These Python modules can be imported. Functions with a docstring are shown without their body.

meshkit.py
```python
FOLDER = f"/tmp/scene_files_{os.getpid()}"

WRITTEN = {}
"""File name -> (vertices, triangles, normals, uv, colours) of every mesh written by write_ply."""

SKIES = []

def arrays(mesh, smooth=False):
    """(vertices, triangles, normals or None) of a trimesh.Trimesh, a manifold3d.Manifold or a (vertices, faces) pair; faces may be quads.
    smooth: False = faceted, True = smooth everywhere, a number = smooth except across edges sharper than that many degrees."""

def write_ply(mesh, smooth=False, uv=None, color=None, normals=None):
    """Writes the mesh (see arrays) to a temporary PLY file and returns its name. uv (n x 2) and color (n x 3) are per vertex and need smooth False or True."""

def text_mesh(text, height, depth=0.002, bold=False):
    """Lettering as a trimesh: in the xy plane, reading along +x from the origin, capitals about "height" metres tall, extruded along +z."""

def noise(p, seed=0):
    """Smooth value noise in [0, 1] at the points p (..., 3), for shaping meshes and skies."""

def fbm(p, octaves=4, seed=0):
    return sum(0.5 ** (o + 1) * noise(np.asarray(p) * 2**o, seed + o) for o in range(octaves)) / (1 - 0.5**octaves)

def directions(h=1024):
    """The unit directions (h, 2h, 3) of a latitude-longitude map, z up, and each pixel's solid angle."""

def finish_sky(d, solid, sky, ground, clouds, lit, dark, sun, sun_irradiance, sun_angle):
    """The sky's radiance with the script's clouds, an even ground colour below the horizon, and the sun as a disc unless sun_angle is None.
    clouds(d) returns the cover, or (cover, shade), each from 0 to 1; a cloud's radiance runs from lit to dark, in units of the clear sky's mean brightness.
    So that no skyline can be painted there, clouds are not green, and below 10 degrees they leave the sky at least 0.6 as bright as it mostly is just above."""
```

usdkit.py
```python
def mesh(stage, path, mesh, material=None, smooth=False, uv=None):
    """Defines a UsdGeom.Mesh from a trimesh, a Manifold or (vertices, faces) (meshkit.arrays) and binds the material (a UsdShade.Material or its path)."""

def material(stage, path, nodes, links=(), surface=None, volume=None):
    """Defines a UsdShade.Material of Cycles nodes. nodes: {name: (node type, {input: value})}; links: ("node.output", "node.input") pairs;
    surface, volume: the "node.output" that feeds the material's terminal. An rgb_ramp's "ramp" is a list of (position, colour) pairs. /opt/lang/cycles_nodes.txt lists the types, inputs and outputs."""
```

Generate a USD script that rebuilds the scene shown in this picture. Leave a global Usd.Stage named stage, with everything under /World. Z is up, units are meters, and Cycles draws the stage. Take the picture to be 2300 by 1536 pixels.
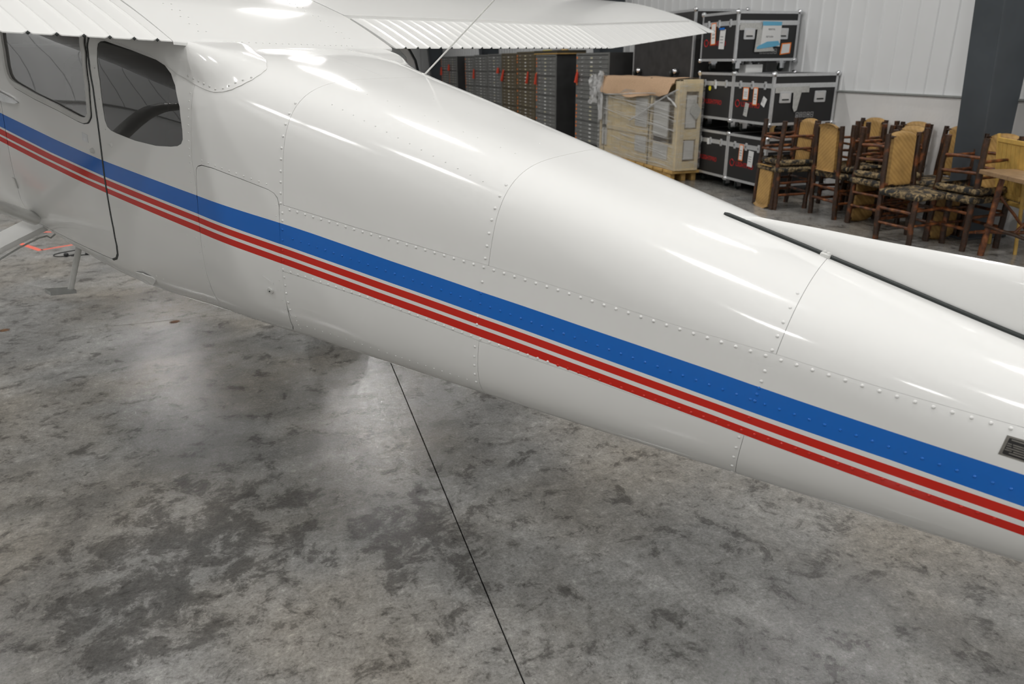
import math, random
import numpy as np, trimesh, shapely
from shapely.geometry import Polygon, LineString, Point, box as sbox
from shapely.ops import unary_union
from scipy.interpolate import PchipInterpolator
from pxr import Usd, UsdGeom, UsdShade, UsdLux, Gf, Sdf, Vt
import usdkit, meshkit

# ------------------------------------------------------------------ stage, camera, lights
# world frame: +x towards the right-hand wall, +y along that wall away from the camera, z up
stage = Usd.Stage.CreateInMemory()
UsdGeom.SetStageUpAxis(stage, UsdGeom.Tokens.z)
UsdGeom.SetStageMetersPerUnit(stage, 1.0)
UsdGeom.Xform.Define(stage, '/World')
UsdGeom.Scope.Define(stage, '/World/Looks')
rnd = random.Random(7)
nrg = np.random.default_rng(7)

EXPOSURE = 1.75
cam = UsdGeom.Camera.Define(stage, '/World/camera')
R_ = np.array([0.95401, -0.29958, -0.010587]); U_ = np.array([0.11704, 0.33973, 0.93321]); F_ = np.array([0.27598, 0.89154, -0.35917])
cam.AddTransformOp().Set(Gf.Matrix4d(*R_, 0, *U_, 0, *(-F_), 0, 0, 0, 1.70, 1))
cam.CreateHorizontalApertureAttr(36.0); cam.CreateVerticalApertureAttr(36.0 * 1536 / 2300)
cam.CreateFocalLengthAttr(36.0 * 1650 / 2300)
cam.CreateClippingRangeAttr(Gf.Vec2f(0.05, 200))
cam.CreateFStopAttr(4.0); cam.CreateFocusDistanceAttr(2.6)
cam.CreateExposureAttr(EXPOSURE)

LAMP_Z = 6.5
LAMP_POWER = 38.0
lamp_rows = [1.5 + 4.85 * i for i in (-3, -2, -1, 0, 1)]; lamp_lines = [15.4 + 4.85 * j for j in (-5, -4, -3, -2, -1, 0, 1)]
lamp_spots = [(lamp_rows[2], y) for y in lamp_lines[:5] + lamp_lines[6:]] + [(lamp_rows[3], y) for y in lamp_lines] + [(lamp_rows[4] - .5, y) for y in lamp_lines[:4]] + [(-6.6, y) for y in lamp_lines[2:5]] + [(5.4, 24.5)]
sky = UsdLux.DomeLight.Define(stage, '/World/ambient_sky')
sky.CreateIntensityAttr(0.0); sky.CreateColorAttr(Gf.Vec3f(1, 1, 1))

# ------------------------------------------------------------------ helpers
used = {}
def numbered(path):
    k = used.get(path, -1) + 1
    used[path] = k
    return path if k == 0 else '%s_%03d' % (path, k)
def pth(name, parent=None):
    base = '/World' if parent is None else str(parent.GetPath())
    return numbered(base + '/' + name)
def tag(o, label=None, cat=None, group=None, kind=None):
    p = o if isinstance(o, Usd.Prim) else o.GetPrim()
    for k, v in (('label', label), ('category', cat), ('group', group), ('kind', kind)):
        if v: p.SetCustomDataByKey(k, v)
    return p
def obj(name, mesh, mat, parent=None, smooth=False, **t):
    m = usdkit.mesh(stage, pth(name, parent), mesh, LOOK[mat] if isinstance(mat, str) else mat, smooth)
    return tag(m, **t)
def objn(name, V, F, N, mat, parent=None, **t):
    m = usdkit.mesh(stage, pth(name, parent), (V, F), LOOK[mat], False)
    m.CreateNormalsAttr(Vt.Vec3fArray.FromNumpy(np.asarray(N, np.float32))); m.SetNormalsInterpolation('vertex')
    return tag(m, **t)
def thing(name, label, cat, mat4=None, group=None, kind=None):
    x = UsdGeom.Xform.Define(stage, pth(name))
    x.AddTransformOp().Set(gf(np.eye(4) if mat4 is None else mat4))
    return tag(x, label, cat, group, kind)
def gf(m): return Gf.Matrix4d(*np.asarray(m, float).T.ravel().tolist())
def place(x, y, z=0, rz=0):
    m = trimesh.transformations.rotation_matrix(rz, [0, 0, 1]); m[:3, 3] = (x, y, z); return m
def dup(src, mat4, label, group=None):
    name = src.GetName()
    x = UsdGeom.Xform.Define(stage, pth(name))
    x.GetPrim().GetReferences().AddInternalReference(src.GetPath())
    x.GetPrim().SetInstanceable(True)
    x.ClearXformOpOrder(); x.MakeMatrixXform().Set(gf(mat4))
    tag(x, label, src.GetCustomDataByKey('category'), group or src.GetCustomDataByKey('group'))
    return x.GetPrim()
cat_ = trimesh.util.concatenate
def bx(x0, x1, y0, y1, z0, z1):
    b = trimesh.creation.box((abs(x1 - x0), abs(y1 - y0), abs(z1 - z0))); b.apply_translation(((x0 + x1) / 2, (y0 + y1) / 2, (z0 + z1) / 2)); return b
def bev(x0, x1, y0, y1, z0, z1, r):
    """box with chamfered edges"""
    pts = []
    for X, sx in ((x0, 1), (x1, -1)):
        for Y, sy in ((y0, 1), (y1, -1)):
            for Z, sz in ((z0, 1), (z1, -1)):
                pts += [(X + sx * r, Y + sy * r, Z), (X + sx * r, Y, Z + sz * r), (X, Y + sy * r, Z + sz * r)]
    return trimesh.convex.convex_hull(np.array(pts))
def tube(pts, rad, n=10, cap=True, flat=None):
    """swept tube along pts; rad scalar or per point; flat=(vector, ratio) squashes it along a vector"""
    P = np.asarray(pts, float); r = np.broadcast_to(rad, len(P))
    T = np.gradient(P, axis=0); T /= np.linalg.norm(T, axis=1)[:, None]
    up = np.array([0, 0, 1.0]) if abs(T[0][2]) < 0.9 else np.array([1.0, 0, 0])
    V = []
    a = np.linspace(0, 2 * math.pi, n, endpoint=False)
    for p, t, rr in zip(P, T, r):
        u = np.cross(t, up); u /= np.linalg.norm(u); w = np.cross(u, t); up = w
        V.append(p + rr * (np.cos(a)[:, None] * u + np.sin(a)[:, None] * w))
    V = np.concatenate(V); F = []
    for i in range(len(P) - 1):
        for j in range(n):
            k = (j + 1) % n; A, B, Cc, Dd = i * n + j, i * n + k, (i + 1) * n + k, (i + 1) * n + j
            F += [(A, Dd, Cc), (A, Cc, B)]
    if cap:
        V = np.vstack([V, P[0], P[-1]]); a0, a1 = len(V) - 2, len(V) - 1; o = (len(P) - 1) * n
        for j in range(n):
            k = (j + 1) % n; F += [(a0, j, k), (a1, o + k, o + j)]
    return trimesh.Trimesh(V, np.array(F), process=False)
def lathe(prof, n=16):
    m = trimesh.creation.revolve(np.array(prof, float), sections=n); return m
def mv(m, x=0, y=0, z=0, R=None):
    m = m.copy()
    if R is not None: m.apply_transform(R)
    m.apply_translation((x, y, z)); return m
rot = lambda a, ax: trimesh.transformations.rotation_matrix(a, ax)
def grid(P):
    """mesh of a (n, m, 3) array of points"""
    n, m = P.shape[:2]; i = np.arange(n * m).reshape(n, m)
    q = np.stack([i[:-1, :-1], i[1:, :-1], i[1:, 1:], i[:-1, 1:]], -1).reshape(-1, 4)
    return trimesh.Trimesh(P.reshape(-1, 3), np.vstack([q[:, [0, 1, 2]], q[:, [0, 2, 3]]]), process=False)
def slab_of(P, t):
    """closed sheet: grid P and P shifted by the vector t"""
    a = grid(P); b = grid(P + np.asarray(t)); b.invert(); n, m = P.shape[:2]
    i = np.arange(n * m).reshape(n, m); ring = np.concatenate([i[0, :], i[1:, -1], i[-1, -2::-1], i[-2:0:-1, 0]]); k = n * m; f = []
    for u, v in zip(ring, np.roll(ring, -1)): f += [(u, v, v + k), (u, v + k, u + k)]
    return trimesh.Trimesh(np.vstack([a.vertices, b.vertices]), np.vstack([a.faces, b.faces + k, np.array(f)]), process=False)

# ------------------------------------------------------------------ materials
LOOK = {}
def mat(name, base, rough=0.5, metal=0.0, spec=0.5, noise=None, bump=None, **kw):
    """noise = (scale, amount, detail): tone variation; bump = (scale, distance)"""
    nodes = {'p': ('principled_bsdf', dict(base_color=base, roughness=rough, metallic=metal, specular_ior_level=spec, **kw)), 'tc': ('texture_coordinate', {})}
    links = []
    if noise:
        sc, am, de = noise
        nodes['n'] = ('noise_texture', dict(scale=sc, detail=de, roughness=0.6))
        lo = [c * (1 - am) for c in base]; hi = [min(1, c * (1 + am)) for c in base]
        nodes['r'] = ('rgb_ramp', {'ramp': [(0.3, lo), (0.7, hi)]})
        links += [('tc.object', 'n.vector'), ('n.fac', 'r.fac'), ('r.color', 'p.base_color')]
    if bump:
        sc, di = bump
        nodes['bn'] = ('noise_texture', dict(scale=sc, detail=3.0)); nodes['b'] = ('bump', dict(distance=di, strength=1.0))
        links += [('tc.object', 'bn.vector'), ('bn.fac', 'b.height'), ('b.normal', 'p.normal')]
    LOOK[name] = usdkit.material(stage, '/World/Looks/' + name, nodes, links, surface='p.BSDF')
PAINT = (0.78, 0.78, 0.765)
mat('white_paint', PAINT, 0.10, spec=0.45, bump=(2.2, 0.0004))
mat('blue_paint', (0.002, 0.135, 0.55), 0.16, bump=(2.2, 0.0004))
mat('red_paint', (0.60, 0.014, 0.004), 0.16, bump=(2.2, 0.0004))
mat('dull_paint', (0.62, 0.62, 0.60), 0.3, noise=(9, 0.08, 3))
mat('grey_paint', (0.42, 0.43, 0.42), 0.35, noise=(20, 0.1, 3))
mat('hull_inside', (0.045, 0.042, 0.035), 0.85)
mat('headliner', (0.10, 0.097, 0.085), 0.9)
mat('seat_leather', (0.05, 0.048, 0.045), 0.6)
mat('black_rubber', (0.016, 0.021, 0.020), 0.45)
mat('dark_metal', (0.05, 0.05, 0.05), 0.4, 0.5)
mat('aluminium', (0.66, 0.67, 0.68), 0.38, 0.6, noise=(30, 0.08, 3))
mat('chrome', (0.75, 0.76, 0.78), 0.12, 1.0)
mat('case_black', (0.016, 0.016, 0.017), 0.5, bump=(220, 0.0005))
mat('case_flat', (0.030, 0.029, 0.029), 0.75, noise=(6, 0.35, 4))
mat('red_print', (0.42, 0.012, 0.012), 0.5)
mat('paper', (0.72, 0.72, 0.71), 0.8)
mat('tag_orange', (0.85, 0.22, 0.03), 0.7)
mat('tape_blue', (0.13, 0.42, 0.62), 0.7)
mat('tape_grey', (0.47, 0.47, 0.45), 0.55, noise=(40, 0.12, 2))
mat('ink_grey', (0.22, 0.22, 0.23), 0.8)
mat('print_white', (0.36, 0.36, 0.36), 0.6)
mat('sticker_yellow', (0.80, 0.70, 0.03), 0.6)
mat('wall_white', (0.735, 0.745, 0.75), 0.45, noise=(1.2, 0.02, 2))
mat('stem_white', (0.76, 0.75, 0.735), 0.6, noise=(3, 0.04, 4), bump=(25, 0.002))
mat('trim_grey', (0.30, 0.31, 0.30), 0.5)
mat('ceiling_white', (0.74, 0.74, 0.73), 0.7)
mat('steel_grey', (0.058, 0.068, 0.078), 0.45, noise=(2.5, 0.12, 3))
mat('cabinet_grey', (0.17, 0.172, 0.165), 0.45, noise=(5, 0.12, 3))
mat('cabinet_brown', (0.12, 0.098, 0.06), 0.5, noise=(60, 0.35, 3))
mat('cabinet_side', (0.028, 0.028, 0.028), 0.55, noise=(3, 0.25, 3))
mat('card_cream', (0.62, 0.58, 0.42), 0.7)
mat('tag_red', (0.62, 0.055, 0.02), 0.6)
mat('crate_wood', (0.66, 0.55, 0.37), 0.6, noise=(7, 0.14, 4))
mat('plywood', (0.70, 0.57, 0.35), 0.6, noise=(5, 0.12, 4))
mat('pallet_wood', (0.50, 0.31, 0.10), 0.7, noise=(9, 0.2, 4))
mat('box_grey', (0.60, 0.59, 0.58), 0.6)
mat('kraft_paper', (0.60, 0.40, 0.25), 0.85, noise=(90, 0.12, 3), bump=(14, 0.006))
mat('strap_dark', (0.05, 0.045, 0.03), 0.6)
mat('cable_black', (0.012, 0.012, 0.012), 0.5)
mat('cable_yellow', (0.75, 0.62, 0.03), 0.5)
mat('tape_coral', (0.78, 0.15, 0.10), 0.6)
mat('debris_white', (0.8, 0.8, 0.76), 0.8)
mat('ash_yellow', (0.60, 0.385, 0.10), 0.5, noise=(12, 0.15, 3))
mat('table_wood', (0.30, 0.19, 0.10), 0.5, noise=(14, 0.2, 4))
mat('webbing_brown', (0.12, 0.085, 0.05), 0.8, noise=(25, 0.3, 3))
mat('plug_black', (0.012, 0.012, 0.014), 0.4)
mat('brushed_plate', (0.20, 0.19, 0.17), 0.5, 0.3, noise=(60, 0.2, 2))
mat('plate_black', (0.014, 0.013, 0.013), 0.5)

def special(name, nodes, links, surface): LOOK[name] = usdkit.material(stage, '/World/Looks/' + name, nodes, links, surface=surface)
# concrete: polished slab, mottled in several sizes, with scuffed dark stains, flakes and specks
def stain(cx, cy, r): return {'location': (-cx / r, -cy / r, 0), 'scale': (1 / r, 1 / r, 0)}
special('concrete', {
    'g': ('geometry', {}),
    'm1': ('noise_texture', dict(scale=0.75, detail=6.0, roughness=0.62, distortion=0.9)),
    'm2': ('noise_texture', dict(scale=7.0, detail=9.0, roughness=0.74, distortion=0.35)),
    'm3': ('noise_texture', dict(scale=26.0, detail=9.0, roughness=0.76, distortion=0.3)),
    'm4': ('noise_texture', dict(scale=95.0, detail=5.0, roughness=0.7, distortion=0.3)),
    'v': ('voronoi_texture', dict(scale=22.0, randomness=1.0)),
    's1': ('mapping', stain(-0.47, 2.62, 0.60)), 's2': ('mapping', stain(-0.60, 2.25, 0.40)), 's3': ('mapping', stain(0.36, 2.40, 0.36)),
    'd1': ('gradient_texture', dict(gradient_type='spherical')), 'd2': ('gradient_texture', dict(gradient_type='spherical')), 'd3': ('gradient_texture', dict(gradient_type='spherical')),
    'da': ('math', dict(math_type='maximum')), 'db': ('math', dict(math_type='maximum')),
    'ds': ('math', dict(math_type='multiply_add', value2=0.16, value3=0.0)), 'dn': ('math', dict(math_type='subtract')),
    'big': ('rgb_ramp', {'ramp': [(0.34, (0.185, 0.184, 0.180)), (0.50, (0.27, 0.269, 0.263)), (0.64, (0.355, 0.354, 0.348))]}),
    'mid': ('rgb_ramp', {'ramp': [(0.15, (0.34, 0.335, 0.33)), (0.36, (0.46, 0.45, 0.44)), (0.405, (0.58, 0.57, 0.56)), (0.45, (0.93, 0.925, 0.91)), (0.56, (1.06, 1.06, 1.05)), (0.68, (1.2, 1.2, 1.19))]}),
    'fine': ('rgb_ramp', {'ramp': [(0.36, (0.46, 0.45, 0.44)), (0.405, (0.62, 0.61, 0.60)), (0.445, (0.95, 0.95, 0.95)), (0.55, (1.04,) * 3), (0.64, (1.36, 1.36, 1.35))]}),
    'vf': ('rgb_ramp', {'ramp': [(0.36, (0.80,) * 3), (0.5, (1.0,) * 3), (0.64, (1.16,) * 3)]}),
    'spk': ('rgb_ramp', {'ramp': [(0.0, (0.35, 0.33, 0.3)), (0.05, (0.55, 0.53, 0.5)), (0.075, (1, 1, 1))]}),
    'x1': ('mix', dict(mix_type='multiply', fac=1.0)), 'x2': ('mix', dict(mix_type='multiply', fac=1.0)), 'x3': ('mix', dict(mix_type='multiply', fac=0.25)), 'x5': ('mix', dict(mix_type='multiply', fac=1.0)),
    'warm': ('noise_texture', dict(scale=0.9, detail=4.0)), 'wr': ('rgb_ramp', {'ramp': [(0.42, (1, 1, 1)), (0.66, (1.10, 1.0, 0.87))]}),
    'x4': ('mix', dict(mix_type='multiply', fac=0.8)),
    'ro': ('rgb_ramp', {'ramp': [(0.38, (0.45,) * 3), (0.45, (0.17,) * 3), (0.58, (0.09,) * 3)]}),
    'bh': ('mix', dict(mix_type='add', fac=0.6)),
    'b': ('bump', dict(distance=0.0009, strength=0.7)),
    'p': ('principled_bsdf', dict(roughness=0.3, specular_ior_level=0.42))},
    [('g.position', k + '.vector') for k in ('m1', 'm2', 'm3', 'm4', 'v', 'warm', 's1', 's2', 's3')] + [('s1.vector', 'd1.vector'), ('s2.vector', 'd2.vector'), ('s3.vector', 'd3.vector'),
     ('d1.fac', 'da.value1'), ('d2.fac', 'da.value2'), ('da.value', 'db.value1'), ('d3.fac', 'db.value2'), ('db.value', 'ds.value1'), ('m2.fac', 'dn.value1'), ('ds.value', 'dn.value2'),
     ('m1.fac', 'big.fac'), ('dn.value', 'mid.fac'), ('m3.fac', 'fine.fac'), ('m4.fac', 'vf.fac'), ('v.distance', 'spk.fac'), ('big.color', 'x1.color1'), ('mid.color', 'x1.color2'), ('x1.color', 'x2.color1'), ('fine.color', 'x2.color2'),
     ('x2.color', 'x5.color1'), ('vf.color', 'x5.color2'), ('x5.color', 'x3.color1'), ('spk.color', 'x3.color2'), ('warm.fac', 'wr.fac'), ('x3.color', 'x4.color1'), ('wr.color', 'x4.color2'), ('x4.color', 'p.base_color'), ('m3.fac', 'ro.fac'), ('ro.color', 'p.roughness'),
     ('m3.fac', 'bh.color1'), ('m4.fac', 'bh.color2'), ('bh.color', 'b.height'), ('b.normal', 'p.normal')], 'p.BSDF')
mat('slab_joint', (0.03, 0.028, 0.026), 0.9)
def glass(name, tint, strength):
    special(name, {'t': ('transparent_bsdf', dict(color=tint)), 'g': ('glossy_bsdf', dict(color=(1, 1, 1), roughness=0.015)), 'f': ('fresnel', dict(IOR=1.5)),
                   's': ('math', dict(math_type='multiply', value2=strength)), 'm': ('mix_closure', {})},
            [('f.fac', 's.value1'), ('s.value', 'm.fac'), ('t.BSDF', 'm.closure1'), ('g.BSDF', 'm.closure2')], 'm.closure')
glass('pane_clear', (0.86, 0.88, 0.87), 3.0)
glass('pane_dark', (0.16, 0.15, 0.135), 1.9)
# stretch film: mostly clear, milky where the streaky folds are
special('stretch_film', {
    'tc': ('texture_coordinate', {}), 'mp': ('mapping', dict(scale=(3.0, 1.1, 16.0), rotation=(0.12, 0, 0))), 'n': ('noise_texture', dict(scale=2.2, detail=5.0, roughness=0.7)),
    'r': ('rgb_ramp', {'ramp': [(0.42, (0.05,) * 3), (0.56, (0.15,) * 3), (0.66, (0.45,) * 3), (0.75, (0.7,) * 3)]}),
    'b': ('bump', dict(distance=0.035, strength=1.0)),
    't': ('transparent_bsdf', dict(color=(0.97, 0.97, 0.96))), 'd': ('principled_bsdf', dict(base_color=(0.75, 0.74, 0.72), roughness=0.12, specular_ior_level=0.8)), 'm': ('mix_closure', {})},
    [('tc.object', 'mp.vector'), ('mp.vector', 'n.vector'), ('n.fac', 'r.fac'), ('n.fac', 'b.height'), ('b.normal', 'd.normal'), ('r.color', 'm.fac'), ('t.BSDF', 'm.closure1'), ('d.BSDF', 'm.closure2')], 'm.closure')
special('loose_film', {
    'tc': ('texture_coordinate', {}), 'n': ('noise_texture', dict(scale=9.0, detail=4.0)), 'b': ('bump', dict(distance=0.03, strength=1.0)),
    't': ('transparent_bsdf', dict(color=(0.93, 0.93, 0.92))), 'd': ('principled_bsdf', dict(base_color=(0.8, 0.8, 0.8), roughness=0.15)), 'm': ('mix_closure', dict(fac=0.5))},
    [('tc.object', 'n.vector'), ('n.fac', 'b.height'), ('b.normal', 'd.normal'), ('t.BSDF', 'm.closure1'), ('d.BSDF', 'm.closure2')], 'm.closure')
# hickory with bark left on and rubbed through to orange in places
special('hickory', {
    'tc': ('texture_coordinate', {}), 'n': ('noise_texture', dict(scale=9.0, detail=3.0)), 'n2': ('noise_texture', dict(scale=70.0, detail=3.0)),
    'r': ('rgb_ramp', {'ramp': [(0.45, (0.040, 0.020, 0.011)), (0.56, (0.062, 0.028, 0.014)), (0.68, (0.20, 0.062, 0.018))]}),
    'r2': ('rgb_ramp', {'ramp': [(0.3, (0.6,) * 3), (0.7, (1.2,) * 3)]}), 'x': ('mix', dict(mix_type='multiply', fac=0.8)), 'b': ('bump', dict(distance=0.004, strength=0.8)),
    'p': ('principled_bsdf', dict(roughness=0.38))},
    [('tc.object', 'n.vector'), ('tc.object', 'n2.vector'), ('n.fac', 'r.fac'), ('n2.fac', 'r2.fac'), ('r.color', 'x.color1'), ('r2.color', 'x.color2'), ('x.color', 'p.base_color'), ('n2.fac', 'b.height'), ('b.normal', 'p.normal')], 'p.BSDF')
special('peeled_hickory', {
    'tc': ('texture_coordinate', {}), 'n': ('noise_texture', dict(scale=14.0, detail=3.0)),
    'r': ('rgb_ramp', {'ramp': [(0.38, (0.060, 0.024, 0.012)), (0.55, (0.17, 0.055, 0.018)), (0.72, (0.36, 0.14, 0.045))]}), 'p': ('principled_bsdf', dict(roughness=0.35))},
    [('tc.object', 'n.vector'), ('n.fac', 'r.fac'), ('r.color', 'p.base_color')], 'p.BSDF')
# woven cane: diagonal herringbone relief
special('woven_cane', {
    'tc': ('texture_coordinate', {}), 'mp': ('mapping', dict(rotation=(0, 0.85, 0))), 'w': ('wave_texture', dict(scale=9.0, distortion=0.8, detail=2.0)), 'n': ('noise_texture', dict(scale=6.0, detail=3.0)),
    'r': ('rgb_ramp', {'ramp': [(0.0, (0.41, 0.238, 0.075)), (0.35, (0.45, 0.268, 0.087)), (1.0, (0.48, 0.292, 0.098))]}), 'r2': ('rgb_ramp', {'ramp': [(0.35, (0.8,) * 3), (0.65, (1.15,) * 3)]}),
    'x': ('mix', dict(mix_type='multiply', fac=1.0)), 'b': ('bump', dict(distance=0.0015, strength=0.5)), 'p': ('principled_bsdf', dict(roughness=0.5))},
    [('tc.object', 'mp.vector'), ('mp.vector', 'w.vector'), ('tc.object', 'n.vector'), ('w.fac', 'r.fac'), ('n.fac', 'r2.fac'), ('r.color', 'x.color1'), ('r2.color', 'x.color2'), ('x.color', 'p.base_color'), ('w.fac', 'b.height'), ('b.normal', 'p.normal')], 'p.BSDF')
special('camouflage_cloth', {
    'tc': ('texture_coordinate', {}), 'n': ('noise_texture', dict(scale=15.0, detail=5.0, distortion=0.8)), 'n2': ('noise_texture', dict(scale=40.0, detail=3.0)),
    'r': ('rgb_ramp', {'ramp': [(0.38, (0.024, 0.024, 0.023)), (0.46, (0.045, 0.037, 0.028)), (0.51, (0.14, 0.10, 0.052)), (0.56, (0.32, 0.235, 0.12)), (0.63, (0.24, 0.175, 0.09)), (0.70, (0.05, 0.042, 0.032))]}),
    'r2': ('rgb_ramp', {'ramp': [(0.4, (0.55,) * 3), (0.6, (1.15,) * 3)]}), 'x': ('mix', dict(mix_type='multiply', fac=0.9)), 'p': ('principled_bsdf', dict(roughness=0.85))},
    [('tc.object', 'n.vector'), ('tc.object', 'n2.vector'), ('n.fac', 'r.fac'), ('n2.fac', 'r2.fac'), ('r.color', 'x.color1'), ('r2.color', 'x.color2'), ('x.color', 'p.base_color')], 'p.BSDF')
special('rust_stain', {
    'tc': ('texture_coordinate', {}), 'n': ('noise_texture', dict(scale=40.0, detail=3.0)), 'r': ('rgb_ramp', {'ramp': [(0.4, (0.06, 0.022, 0.006)), (0.6, (0.20, 0.10, 0.04))]}), 'p': ('principled_bsdf', dict(roughness=0.8))},
    [('tc.object', 'n.vector'), ('n.fac', 'r.fac'), ('r.color', 'p.base_color')], 'p.BSDF')
special('lamp_glow', {'e': ('emission', dict(color=(1.0, 0.98, 0.94), strength=6.0))}, [], 'e.emission')

# ------------------------------------------------------------------ the hangar
floor = tag(usdkit.mesh(stage, pth('floor'), bx(-8.4, 7.2, -12, 35, -0.30, -0.012), LOOK['slab_joint']), kind='structure')
JX, JY = [-8.4, -5.49, 0.51, 6.51, 7.2], [-12, -6.58, -0.58, 5.42, 11.42, 17.42, 23.42, 29.42, 35]
for i in range(4):
    for j in range(8):
        g = 0.0022
        obj('concrete_slab', bev(JX[i] + g, JX[i + 1] - g, JY[j] + g, JY[j + 1] - g, -0.2, 0, 0.0015), 'concrete', floor)
WX = 6.85
wall_right = tag(usdkit.mesh(stage, pth('wall_right'), bx(WX + 0.03, WX + 0.2, -12, 35, 0, 8.2), LOOK['wall_white']), kind='structure')
obj('stem_wall', bev(WX - 0.005, WX + 0.05, -12, 35, -0.01, 1.275, 0.006), 'stem_white', wall_right)
obj('flashing', bx(WX - 0.03, WX + 0.03, -12, 35, 1.277, 1.294), 'trim_grey', wall_right)
def ribbed(y0, y1):
    """one wall sheet: a flat pan with a trapezoidal rib at its far edge"""
    p = [(y0, WX + 0.012), (y1 - 0.046, WX + 0.012), (y1 - 0.036, WX - 0.003), (y1 - 0.012, WX - 0.003), (y1, WX + 0.012), (y1, WX + 0.03), (y0, WX + 0.03)]
    m = trimesh.creation.extrude_polygon(Polygon([(b, a) for a, b in p]), 6.9, engine='earcut')
    m.apply_translation((0, 0, 1.294)); return m
pitch = 0.2615
for k in range(-30, 104):
    y1 = 6.28 + pitch * k
    obj('wall_sheet', ribbed(y1 - pitch + 0.001, y1), 'wall_white', wall_right)
# the far, left and near walls and the ceiling close the hall; they are seen through the cabin windows and in reflections
def shell(name, *b): return tag(usdkit.mesh(stage, pth(name), bx(*b), LOOK['wall_white']), kind='structure')
wall_far = shell('wall_far', -8.2, 7, 34, 34.2, 0, 8.2)
for k in range(30):
    x0 = -8.0 + 0.5 * k
    obj('wall_sheet', bx(x0, x0 + 0.485, 33.96, 34, 1.3, 8.1), 'wall_white', wall_far)
wall_left = shell('wall_left', -8.2, -8.0, -12, 35, 0, 8.2)
for k in range(93):
    y0 = -11.9 + 0.5 * k
    obj('wall_sheet', bx(-8.0, -7.97, y0, y0 + 0.485, 1.3, 8.1), 'wall_white', wall_left)
obj('flashing', bx(-8.0, -7.965, -11.2, 34, 1.277, 1.296), 'trim_grey', wall_left)
wall_near = shell('wall_near', -8.2, 7, -11.4, -11.2, 0, 8.2)
ceiling = tag(usdkit.mesh(stage, pth('ceiling'), bx(-8.2, 7.2, -12, 35, 8.0, 8.2), LOOK['ceiling_white']), kind='structure')
for k in range(11):
    obj('rafter', bx(-7.96, 6.8, -10.2 + 4.3 * k, -10.0 + 4.3 * k, 7.45, 8.0), 'ceiling_white', ceiling)
# sliding door on the far wall, and a grey door on the left wall that the cabin window mirrors
door = tag(usdkit.mesh(stage, pth('door_1'), bev(-6.0, -2.1, 33.86, 33.955, 0, 4.2, 0.01), LOOK['stem_white']), kind='structure')
for k in range(4): obj('door_rail', bx(-5.9, -2.2, 33.82, 33.86, 0.35 + 1.05 * k, 0.47 + 1.05 * k), 'trim_grey', door)
for k in range(5): obj('door_panel', bx(-5.86 + k * 0.745, -5.86 + k * 0.745 + 0.68, 33.845, 33.86, 0.05, 4.15), 'box_grey', door)
door = tag(usdkit.mesh(stage, pth('door_2'), bev(-7.97, -7.92, 7.62, 8.55, 0, 2.1, 0.006), LOOK['grey_paint']), kind='structure')
obj('door_frame', cat_([bx(-7.97, -7.90, 7.55, 7.62, 0, 2.17), bx(-7.97, -7.90, 8.55, 8.62, 0, 2.17), bx(-7.97, -7.90, 7.62, 8.55, 2.1, 2.17)]), 'trim_grey', door)
obj('door_handle', tube([(-7.92, 7.72, 1.0), (-7.88, 7.72, 1.0), (-7.88, 7.84, 1.0)], .012, 8), 'aluminium', door)

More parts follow.
